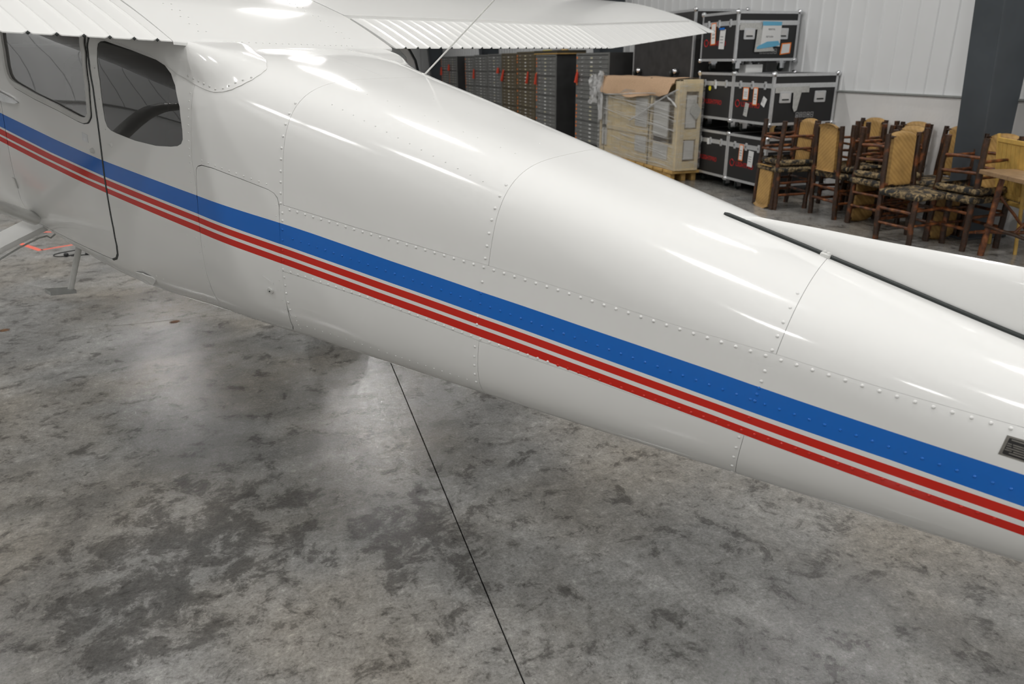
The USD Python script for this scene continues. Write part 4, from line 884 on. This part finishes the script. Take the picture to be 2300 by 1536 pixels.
# ------------------------------------------------------------------ wooden crate under stretch film
cr = thing('wooden_crate', 'pale wooden crate wrapped in clear stretch film on a low pallet', 'crate', place(5.453, 9.60, 0))
CW, CD, CB, CT = 2.68, .37, .165, 1.41
for y, w in ((0.0, .11), (CW - .06, .06)): obj('post', bev(0, .055, y, y + w, CB, CT, .003), 'crate_wood', cr)
obj('post', bev(0.0, .05, .78, .86, CB, CT, .003), 'crate_wood', cr)
for z0_, z1_ in ((CB, CB + .10), (CT - .06, CT)): obj('rail', bev(.004, .05, .02, CW - .02, z0_, z1_, .003), 'crate_wood', cr)
obj('rail', bev(.01, .045, .86, CW - .06, .58, .64, .003), 'crate_wood', cr)
for k in range(5):
    y0_ = .90 + k * .335; obj('panel_board', bev(.03, .045, y0_, y0_ + .325, CB + .1, CT - .06, .002), 'plywood', cr)
obj('panel_board', bev(.03, .045, .12, .77, CB + .1, .52, .002), 'plywood', cr)
for y0_, y1_, za, zb_ in ((.30, .74, .62, 1.10), (.28, .72, .29, .50), (.95, 1.35, .70, 1.12), (.95, 1.33, .32, .56), (2.42, 2.60, .30, 1.20)): obj('packing_box', bev(-.004 + .014, .03, y0_, y1_, za, zb_, .003), 'box_grey', cr)
for x in (0.055, CD - .06): obj('side_post', bev(x, x + .055, -.012, .02, CB, CT, .003), 'crate_wood', cr)
for za, zb_ in ((CB, CB + .13), (.60, .74), (CT - .16, CT)): obj('side_rail', bev(.06, CD, -.006, .014, za, zb_, .003), 'plywood', cr)
obj('back_panel', bev(CD - .02, CD, 0, CW, CB, CT, .002), 'plywood', cr)
obj('top_panel', bev(.0, CD, 0, CW, CT - .02, CT, .002), 'crate_wood', cr)
for za, zb_, in ((.32, .58), (.76, 1.20)): obj('side_box', bev(.13, CD - .08, .002, .05, za, zb_, .003), 'box_grey', cr)
q = np.array([(.17, -.02, .98), (.29, -.02, .87), (.36, -.02, 1.0), (.24, -.02, 1.14)]); obj('side_label', trimesh.convex.convex_hull(np.vstack([q, q + (0, -.002, 0)])), 'tape_grey', cr, label='tilted grey label on the crate side')
for y in (.83, 2.46): obj('strap', cat_([bx(-.012, -.009, y, y + .016, .10, CT + .012), bx(-.012, CD, y, y + .016, CT + .008, CT + .012)]), 'strap_dark', cr)
def film(y0, y1, z0, z1, amp, n, m, seed, x=-.02, keep=None):
    Y, Z = np.meshgrid(np.linspace(y0, y1, n), np.linspace(z0, z1, m), indexing='ij')
    p = np.stack([Y * 2.2, Z * 9 + Y * 2.5, 0 * Y + seed], -1); X = x - amp * (meshkit.fbm(p, 3, seed) - .35)
    return slab_of(np.stack([X, Y, Z], -1), (.0006, 0, 0))
obj('stretch_film', film(-.02, CW + .02, .17, 1.24, .045, 70, 60, 3), 'stretch_film', cr, smooth=60, label='clear stretch film with bright folds')
Xs, Zs = np.meshgrid(np.linspace(-.015, CD + .01, 14), np.linspace(.2, 1.36, 40), indexing='ij')
obj('stretch_film', slab_of(np.stack([Xs, -.03 - .02 * meshkit.fbm(np.stack([Xs * 4, Zs * 9, Xs * 0 + 5], -1), 3, 4), Zs], -1), (0, .0006, 0)), 'stretch_film', cr, smooth=60, label='clear stretch film with bright folds')
def rope(y0, z0, y1, z1, r):
    t = np.linspace(0, 1, 14); return tube(np.stack([-.035 - .012 * np.sin(t * 3.1), y0 + (y1 - y0) * t, z0 + (z1 - z0) * t + .012 * np.sin(t * 6)], 1), r * (.6 + .5 * np.sin(t * 9) ** 2), 6, flat=None)
for a in ((-.02, 1.28, 1.45, .78, .016), (.1, 1.22, 2.6, 1.14, .012), (-.0, 1.05, .35, 1.24, .015), (.02, .72, 2.5, .92, .008)): obj('film_fold', rope(*a), 'loose_film', cr, smooth=60)
for k in range(14):
    za = .22 + .062 * k + rnd.uniform(-.02, .02); y0_ = rnd.uniform(0, .5); y1_ = y0_ + rnd.uniform(.7, 1.9)
    obj('film_fold', rope(y0_, za, min(y1_, 2.62), za + rnd.uniform(.02, .16), rnd.uniform(.0035, .0075)), 'loose_film', cr, smooth=60)
# bunched film at the crate's far top corner
def crumple(y0, y1, z0, z1, amp, seed, x=-.05):
    A, Bq = np.meshgrid(np.linspace(0, 1, 30), np.linspace(0, 1, 40), indexing='ij')
    Y = y0 + (y1 - y0) * A * (.55 + .45 * Bq) + .04 * Bq; Z = z1 + (z0 - z1) * Bq
    p = np.stack([A * 4.0, Bq * 3.0, 0 * A + seed * 3.7], -1); f = [meshkit.fbm(p + 9 * k, 4, seed + k) - .5 for k in range(3)]
    return slab_of(np.stack([x - .02 + amp * f[0] * 1.6, Y + amp * f[1], Z + amp * f[2]], -1), (.001, 0, 0))
for args in ((2.50, 2.80, 1.10, 1.50, .16, 1), (2.62, 2.98, .98, 1.44, .18, 2, -.08), (2.45, 2.66, .72, 1.46, .10, 3, -.03), (2.70, 3.0, 1.0, 1.2, .16, 4, -.03)):
    obj('loose_film', crumple(*args), 'loose_film', cr, smooth=50, label='bunched loose film')
# brown paper draped over the crate's top
yk = np.linspace(.10, 2.62, 50); prof = []
for y in yk:
    drop = np.interp(y, [.1, .2, .5, .8, 1.3, 1.9, 2.62], [.03, .16, .235, .20, .27, .24, .23]) + .012 * math.sin(y * 9)
    pr_ = [(CD + .01, CT + .006), (CD * .6, CT + .018 + .006 * math.sin(y * 7)), (CD * .3, CT + .015), (.03, CT + .012), (-.02, CT - .002), (-.034, CT - .05), (-.045 - .02 * math.sin(y * 3), CT - .02 - drop * .7), (-.05 - .02 * math.sin(y * 5 + 1), CT - .02 - drop)]
    prof.append([(a, y, b) for a, b in pr_])
kp = slab_of(np.array(prof), (-.002, 0, .002)); tag(obj('kraft_paper', mv(kp, 5.453, 9.60, 0), 'kraft_paper', smooth=40), 'brown wrapping paper draped over the top of the wooden crate', 'paper')
pl = thing('pallet', 'low yellowish wooden pallet under the wrapped crate', 'pallet', place(5.453, 9.60, 0))
for k in range(9): obj('deck_board', bev(-.03, .43, .02 + k * .30, .02 + k * .30 + .26, .12, .163, .006), 'pallet_wood', pl)
for x in (0.0, .18, .35): obj('stringer', bev(x, x + .07, .10, 2.70, 0, .119, .004), 'pallet_wood', pl)

# ------------------------------------------------------------------ row of flat-file cabinets
def cabinet(y0, y1, H, look, label, tags=True, orange=True, units=4, x0=5.45, depth=1.05, alt_row=False):
    W = y1 - y0
    t = thing('file_cabinet', label, 'cabinet', place(x0, y0, 0), group='flat-file cabinets along the wall')
    obj('carcass', bev(.012, depth, 0, W, 0.0, H, .004), 'cabinet_side', t)
    obj('face_frame', cat_([bx(.0, .012, 0, .03, 0, H), bx(.0, .012, W - .03, W, 0, H), bx(.0, .012, .03, W - .03, H - .035, H), bx(0, .012, .03, W - .03, 0, .05)]), look, t)
    uh = .388; z = H - .035
    while z > .30:
        for k in range(5):
            zt = z - .012 - k * .0725
            d = obj('drawer', bev(-.008, .010, .034, W - .034, zt - .0695, zt - .003, .002), look, t)
            for y in (W * .22, W * .78): obj('pull', bev(-.022, -.008, y - .035, y + .035, zt - .044, zt - .034, .003), 'aluminium', d)
            obj('label_card', bx(-.0105, -.008, W * .5 - .05, W * .5 + .05, zt - .052, zt - .030), 'card_cream' if rnd.random() < .4 else 'paper', d)
            if orange and rnd.random() < .75: jj = rnd.uniform(-.006, .006); obj('orange_label', bx(-.011, -.008, W - .088 + jj, W - .044 + jj, zt - .056 + jj, zt - .016 + jj), 'tag_orange', d)
        z -= uh
        obj('plinth', bev(-.004, .012, .0, W, z - .004, z + .008, .002), look, t)
    return t
cabs = [(11.98, 13.42, 1.79, 'cabinet_grey', 'grey flat-file cabinet nearest the crate, half hidden by its film'),
        (14.47, 15.68, 1.78, 'cabinet_grey', 'grey flat-file cabinet with a wooden tray of cables on top'),
        (15.72, 17.00, 1.85, 'cabinet_brown', 'brown flat-file cabinet with white label cards, beside the tray-topped one'),
        (17.03, 18.20, 1.83, 'cabinet_brown', 'brown flat-file cabinet farther from the crate, between a brown and a grey one'),
        (18.23, 19.46, 1.825, 'cabinet_grey', 'dark grey flat-file cabinet just left of the brown pair'),
        (19.49, 20.80, 1.815, 'cabinet_grey', 'dark grey flat-file cabinet second left of the brown pair'),
        (20.83, 21.86, 1.80, 'cabinet_grey', 'light-fronted flat-file cabinet at the left of the unbroken cabinet row'),
        (22.85, 23.93, 1.80, 'cabinet_grey', 'nearer of the two flat-file cabinets at the far end of the row'),
        (23.96, 25.06, 1.80, 'cabinet_grey', 'farthest flat-file cabinet, beside the dark steel column')]
KC = 1.0367
for k, c in enumerate(cabs): cabinet(c[0] * KC, c[1] * KC, (c[2] - 1.7) * KC + 1.7, c[3], c[4], x0=5.653, orange=k in (0, 1, 2, 6, 7, 8))
def red_tag(y, z, w, h, tilt, label):
    c, s_ = math.cos(tilt), math.sin(tilt)
    q = np.array([(5.62, y * KC - (a * c - b * s_), z + a * s_ + b * c) for a, b in ((-w / 2, 0), (w / 2, 0), (w / 2, -h), (-w / 2, -h))]); q2 = q + (-.012, 0, 0); q2[2:] += (-.03, 0, 0)
    tag(obj('red_tag', trimesh.convex.convex_hull(np.vstack([q, q2])), 'tag_red'), label, 'tag', 'red tags hanging on the cabinets')
red_tag(13.27, 1.46, .07, .19, -.2, 'red tag hanging on the cabinet nearest the crate')
red_tag(15.56, 1.40, .06, .22, -.1, 'red tag hanging on the tray-topped cabinet')
red_tag(16.10, 1.43, .06, .25, -.25, 'red tag hanging on the nearer brown cabinet')
red_tag(17.93, 1.45, .08, .28, -.5, 'slanting red tag hanging on the farther brown cabinet')
red_tag(18.4, 1.50, .12, .13, 0, 'short red tag at the edge of the dark grey cabinet')
red_tag(20.75, 1.45, .08, .25, 0, 'red tag on the second dark grey cabinet')
red_tag(23.8, 1.56, .14, .18, 0, 'red tag on the nearer far-end cabinet')
red_tag(24.9, 1.48, .14, .25, 0, 'red tag on the farthest cabinet')
ty = thing('wooden_tray', 'shallow wooden tray on top of the grey cabinet, holding cables', 'tray', place(5.66, 14.93, 1.786))
obj('board', bev(-.02, .62, 0, 1.42, 0, .022, .003), 'pallet_wood', ty)
for x in (-.02, .60): obj('side', bev(x, x + .02, .0, 1.42, .022, .075, .003), 'strap_dark', ty)
for y in (0, 1.40): obj('end', bev(0, .60, y, y + .02, .022, .075, .003), 'strap_dark', ty)
a = np.linspace(0, 8 * math.pi, 90)
tag(obj('yellow_cable', mv(tube(np.stack([.11 * np.cos(a), .20 * np.sin(a), .012 + .0016 * a], 1), .011, 6), 5.80, 15.85, 1.815), 'cable_yellow', smooth=60), 'coil of yellow cable lying in the wooden tray', 'cable')
tag(obj('white_cable', mv(tube(np.stack([.16 * np.cos(a * .7), .26 * np.sin(a * .7 + .4), .014 + .0018 * a], 1), .008, 6), 5.94, 15.60, 1.815), 'print_white', smooth=60), 'coil of pale cable lying in the wooden tray', 'cable')
tag(obj('tool_bundle', cat_([tube([(5.9, 15.0, 1.85), (5.92, 15.4, 1.86)], .03, 8)]), 'ash_yellow', smooth=60), 'short yellow roll lying at the near end of the tray', 'roll')

# ------------------------------------------------------------------ hickory chairs
def stick(p0, p1, r0, r1, knob=0.0, n=8, m=7, seed=0):
    t = np.linspace(0, 1, m); P = np.array(p0) + t[:, None] * (np.array(p1) - np.array(p0)); g_ = np.random.default_rng(seed)
    P[1:-1] += g_.normal(0, .0022, (m - 2, 3)); r = r0 + (r1 - r0) * t + g_.normal(0, knob, m)
    return tube(P, np.maximum(r, .006), n)
def hickory_chair(label):
    t = thing('hickory_chair', label, 'chair', np.eye(4), group='stacked hickory chairs')
    w, d, k = .205, .20, 0
    for sx in (-1, 1):
        k += 1; obj('back_post', stick((sx * w, d, 0), (sx * (w - .01), d + .055, 1.0), .0275, .0245, .0016, 10, 9, k), 'hickory', t, smooth=60)
        k += 1; obj('front_leg', stick((sx * (w + .01), -d, 0), (sx * (w + .005), -d + .005, .455), .027, .025, .0016, 10, 6, k), 'hickory', t, smooth=60)
        for z in (.17, .31): k += 1; obj('side_rung', stick((sx * (w + .008), -d, z), (sx * w, d + .01, z + .005), .0145, .0145, .0015, 8, 5, k), 'peeled_hickory', t, smooth=60)
    for y, z in ((-d, .20), (-d, .34), (d + .012, .19), (d + .02, .33)): k += 1; obj('cross_rung', stick((-w, y, z), (w, y, z + .004), .0145, .0145, .0015, 8, 5, k), 'peeled_hickory', t, smooth=60)
    for z, y in ((.985, d + .052), (.545, d + .030)): k += 1; obj('back_rail', stick((-w + .01, y, z - .02), (w - .01, y, z - .02), .014, .014, .001, 8, 5, k), 'hickory', t, smooth=60)
    sh = sbox(-.225, -.225, .225, .205).buffer(.02); st = trimesh.creation.extrude_polygon(sh, .05, engine='earcut')
    prof = []
    for f_, z in ((.88, .432), (.98, .442), (1.0, .465), (.985, .486), (.90, .497), (.5, .502), (.02, .503)):
        c = np.array(sh.exterior.segmentize(.05).coords)[:-1]; prof.append(np.column_stack([c * f_, np.full(len(c), z)]))
    pr_ = np.array(prof); pr_ = np.concatenate([pr_, pr_[:, :1]], 1); m = grid(pr_); m.merge_vertices(); m.fix_normals()
    if m.volume < 0: m.invert()
    obj('seat', m, 'camouflage_cloth', t, smooth=60)
    X, T = np.meshgrid(np.linspace(-.140, .140, 9), np.linspace(0, 1, 24), indexing='ij')
    a = T * 1.0; zz = np.interp(T, [0, .06, .94, 1], [.515, .508, .972, .985]); yy_ = np.interp(T, [0, .06, .94, 1], [d + .045, d + .012, d + .032, d + .060])
    zz = zz + (.030 * (1 - np.abs(X / .14) ** 2.6)) * np.clip((T - .8) / .2, 0, 1)
    obj('woven_back', slab_of(np.stack([X, yy_ , zz], -1), (0, .036, 0)), 'woven_cane', t, smooth=40)
    return t
def upright(x, y, f): return place(x, y, 0, math.atan2(f[1], f[0]) + math.pi / 2)
def inverted(x, y, f, tilt=.07, H=1.008):
    """turned over, seat on seat; f: the way the hanging back points"""
    m = place(x, y, 0, math.atan2(f[1], f[0]) + math.pi / 2)
    return m @ trimesh.transformations.translation_matrix((0, 0, H)) @ rot(math.pi, [1, 0, 0]) @ np.eye(4)
first = hickory_chair('upright hickory chair at the left end of the group, beneath an upturned chair')
first.GetAttribute('xformOp:transform').Set(gf(upright(5.77, 7.56, (-1, .10))))
chairs = [
    (upright(5.79, 5.585, (.06, -1)), 'hickory chair standing clear in front with a full camouflage seat and woven back'),
    (upright(6.02, 6.86, (1, -.02)), 'upright hickory chair seen from behind, its woven back beside the flight cases'),
    (upright(6.04, 6.26, (-1, .0)), 'lower hickory chair of the pair stacked seat to seat in the middle'),
    (upright(6.50, 7.32, (-1, .05)), 'upright hickory chair at the back, against the wall behind the left pair'),
    (upright(6.50, 6.05, (-1, -.08)), 'upright hickory chair at the back, between the middle pair and the column'),
    (upright(6.14, 5.30, (-1, .03)), 'lower hickory chair of the right pair beside the table')]
for m, l in chairs: dup(first, m, l)
ups = [
    (inverted(5.79, 7.56, (-1, .10)), 'upturned hickory chair at the left end, its woven back hanging to the floor'),
    (inverted(6.10, 6.86, (1, -.02)), 'upturned hickory chair on the one seen from behind'),
    (inverted(6.06, 6.26, (-.1, 1)), 'upturned hickory chair on the middle pair, legs in the air'),
    (inverted(6.50, 6.68, (1, .05), H=1.008), 'upturned hickory chair at the back, legs against the white wall'),
    (inverted(6.16, 5.30, (-.05, 1.0)), 'upturned hickory chair on the right pair, legs up before the column')]
for m, l in ups: dup(first, m, l)
dup(first, upright(6.50, 6.68, (-1, 0)), 'lower hickory chair at the back with an upturned one on top, against the wall')

# yellow slatted chair and rustic table at the right edge
yc_ = thing('slatted_chair', 'yellow chair with a back of upright flat slats beside the steel column', 'chair', place(6.50, 4.98, 0, 1.2))
for k in range(6):
    x = -.17 + k * .068; obj('back_slat', mv(bev(x - .03, x + .03, -.006, .006, 0, .52, .002), 0, .22, .47, R=rot(-.12, [1, 0, 0])), 'ash_yellow', yc_)
for sx in (-1, 1):
    obj('back_post', tube([(sx * .215, .16, 0), (sx * .215, .20, .45), (sx * .215, .29, 1.02)], .016, 8), 'ash_yellow', yc_, smooth=60)
    obj('front_leg', tube([(sx * .215, -.20, 0), (sx * .215, -.19, .44)], .017, 8), 'ash_yellow', yc_, smooth=60)
    obj('seat_rail', tube([(sx * .215, -.21, .43), (sx * .215, .20, .43)], .022, 8), 'ash_yellow', yc_, smooth=60)
for y in (-.20, .19): obj('seat_rail', tube([(-.22, y, .43), (.22, y, .43)], .022, 8), 'ash_yellow', yc_, smooth=60)
for k in range(6): obj('seat_strap', bev(-.20 + k * .067, -.14 + k * .067, -.19, .18, .447, .455, .001), 'webbing_brown', yc_)
for z in (.50, .97): obj('back_rail', mv(bev(-.215, .215, -.01, .01, -.02, .02, .004), 0, .225 + (z - .5) * .125, z), 'ash_yellow', yc_)
tb = thing('rustic_table', 'brown wooden table with twig legs and braces at the right edge', 'table', place(5.905, 5.065, 0, math.atan2(-.30, .95)))
# local x to the right along the far edge, -y towards the camera
for k in range(5): obj('top_plank', bev(0.0, .80, -.20 - k * .2 + .0015, 0 - k * .2 - .0015, .712, .75, .004), 'table_wood', tb)
obj('leg', stick((.10, -.12, 0), (.16, -.10, .71), .028, .024, .002, 10, 8, 71), 'peeled_hickory', tb, smooth=60)
obj('leg', stick((.10, -.86, 0), (.14, -.86, .71), .036, .032, .002, 10, 8, 72), 'hickory', tb, smooth=60)
obj('leg', stick((.68, -.12, 0), (.66, -.12, .71), .030, .026, .002, 10, 8, 73), 'hickory', tb, smooth=60)
obj('leg', stick((.68, -.86, 0), (.66, -.86, .71), .036, .032, .002, 10, 8, 74), 'hickory', tb, smooth=60)
obj('brace', stick((.16, -.12, .53), (.48, -.12, .20), .014, .013, .001, 8, 7, 75), 'peeled_hickory', tb, smooth=60)
obj('brace', stick((.64, -.12, .53), (.36, -.12, .20), .014, .013, .001, 8, 7, 76), 'peeled_hickory', tb, smooth=60)
obj('rung', stick((.02, -.11, .21), (.74, -.12, .20), .017, .015, .001, 8, 7, 77), 'peeled_hickory', tb, smooth=60)
obj('rung', stick((.10, -.10, .27), (.12, -.88, .26), .016, .015, .001, 8, 7, 78), 'hickory', tb, smooth=60)
for k, (x, y) in enumerate(((6.02, 5.02), )): pass

# ------------------------------------------------------------------ on the floor
def tape(p, q, w, label):
    p, q = np.array(p), np.array(q); d = (q - p) / np.linalg.norm(q - p); n = np.array([-d[1], d[0]]) * w / 2
    c = [p + n, q + n, q - n, p - n]; V = [(*a, z) for z in (.0002, .0009) for a in c]
    tag(obj('floor_tape', trimesh.convex.convex_hull(np.array(V)), 'tape_coral'), label, 'tape', 'coral floor tape marks')
tape((-2.64, 8.58), (-2.31, 8.10), .05, 'coral tape mark running forward under the landing gear leg')
tape((-2.315, 8.125), (-2.02, 8.30), .045, 'coral tape mark meeting the first one at a corner under the fuselage')
tape((-2.52, 9.06), (-2.36, 9.0), .045, 'short coral tape mark behind the landing gear leg')
cb = thing('cable', 'thin black cable with two plugs lying on the floor behind the boarding step', 'cable', np.eye(4))
from scipy.interpolate import splprep, splev
cp = np.array([(-1.95, 8.00), (-2.02, 7.96), (-2.10, 7.90), (-2.145, 7.84), (-2.11, 7.77), (-2.06, 7.75), (-2.0, 7.755), (-1.95, 7.80), (-1.97, 7.74), (-1.90, 7.74), (-1.845, 7.745)])
tck, _ = splprep(cp.T, s=0.0002); u = np.linspace(0, 1, 70); cx, cy_ = splev(u, tck)
obj('cord', tube(np.stack([cx, cy_, np.full(70, .005)], 1), .0045, 8), 'cable_black', cb, smooth=60)
obj('plug', mv(trimesh.creation.icosphere(2, .022), -2.01, 7.742, .018), 'plug_black', cb, smooth=60)
obj('plug', tube([(-1.85, 7.745, .013), (-1.81, 7.75, .013)], [.012, .016], 10), 'plug_black', cb, smooth=60)
b = Point(0, 0).buffer(.032, 12); rs = trimesh.creation.extrude_polygon(Polygon([(x * (1 + .25 * math.sin(5 * k)), y * (1 + .3 * math.cos(3 * k))) for k, (x, y) in enumerate(b.exterior.coords[:-1])]), .0006, engine='earcut')
tag(obj('rust_stain', mv(rs, -1.925, 5.57, .0002), 'rust_stain'), 'round brown rust stain on the concrete near the left edge', 'stain')
tag(obj('rust_stain', mv(rs, -.82, 5.37, .0002).apply_scale(1.0), 'rust_stain'), 'brown rust stain beside the floor joint under the fuselage', 'stain')
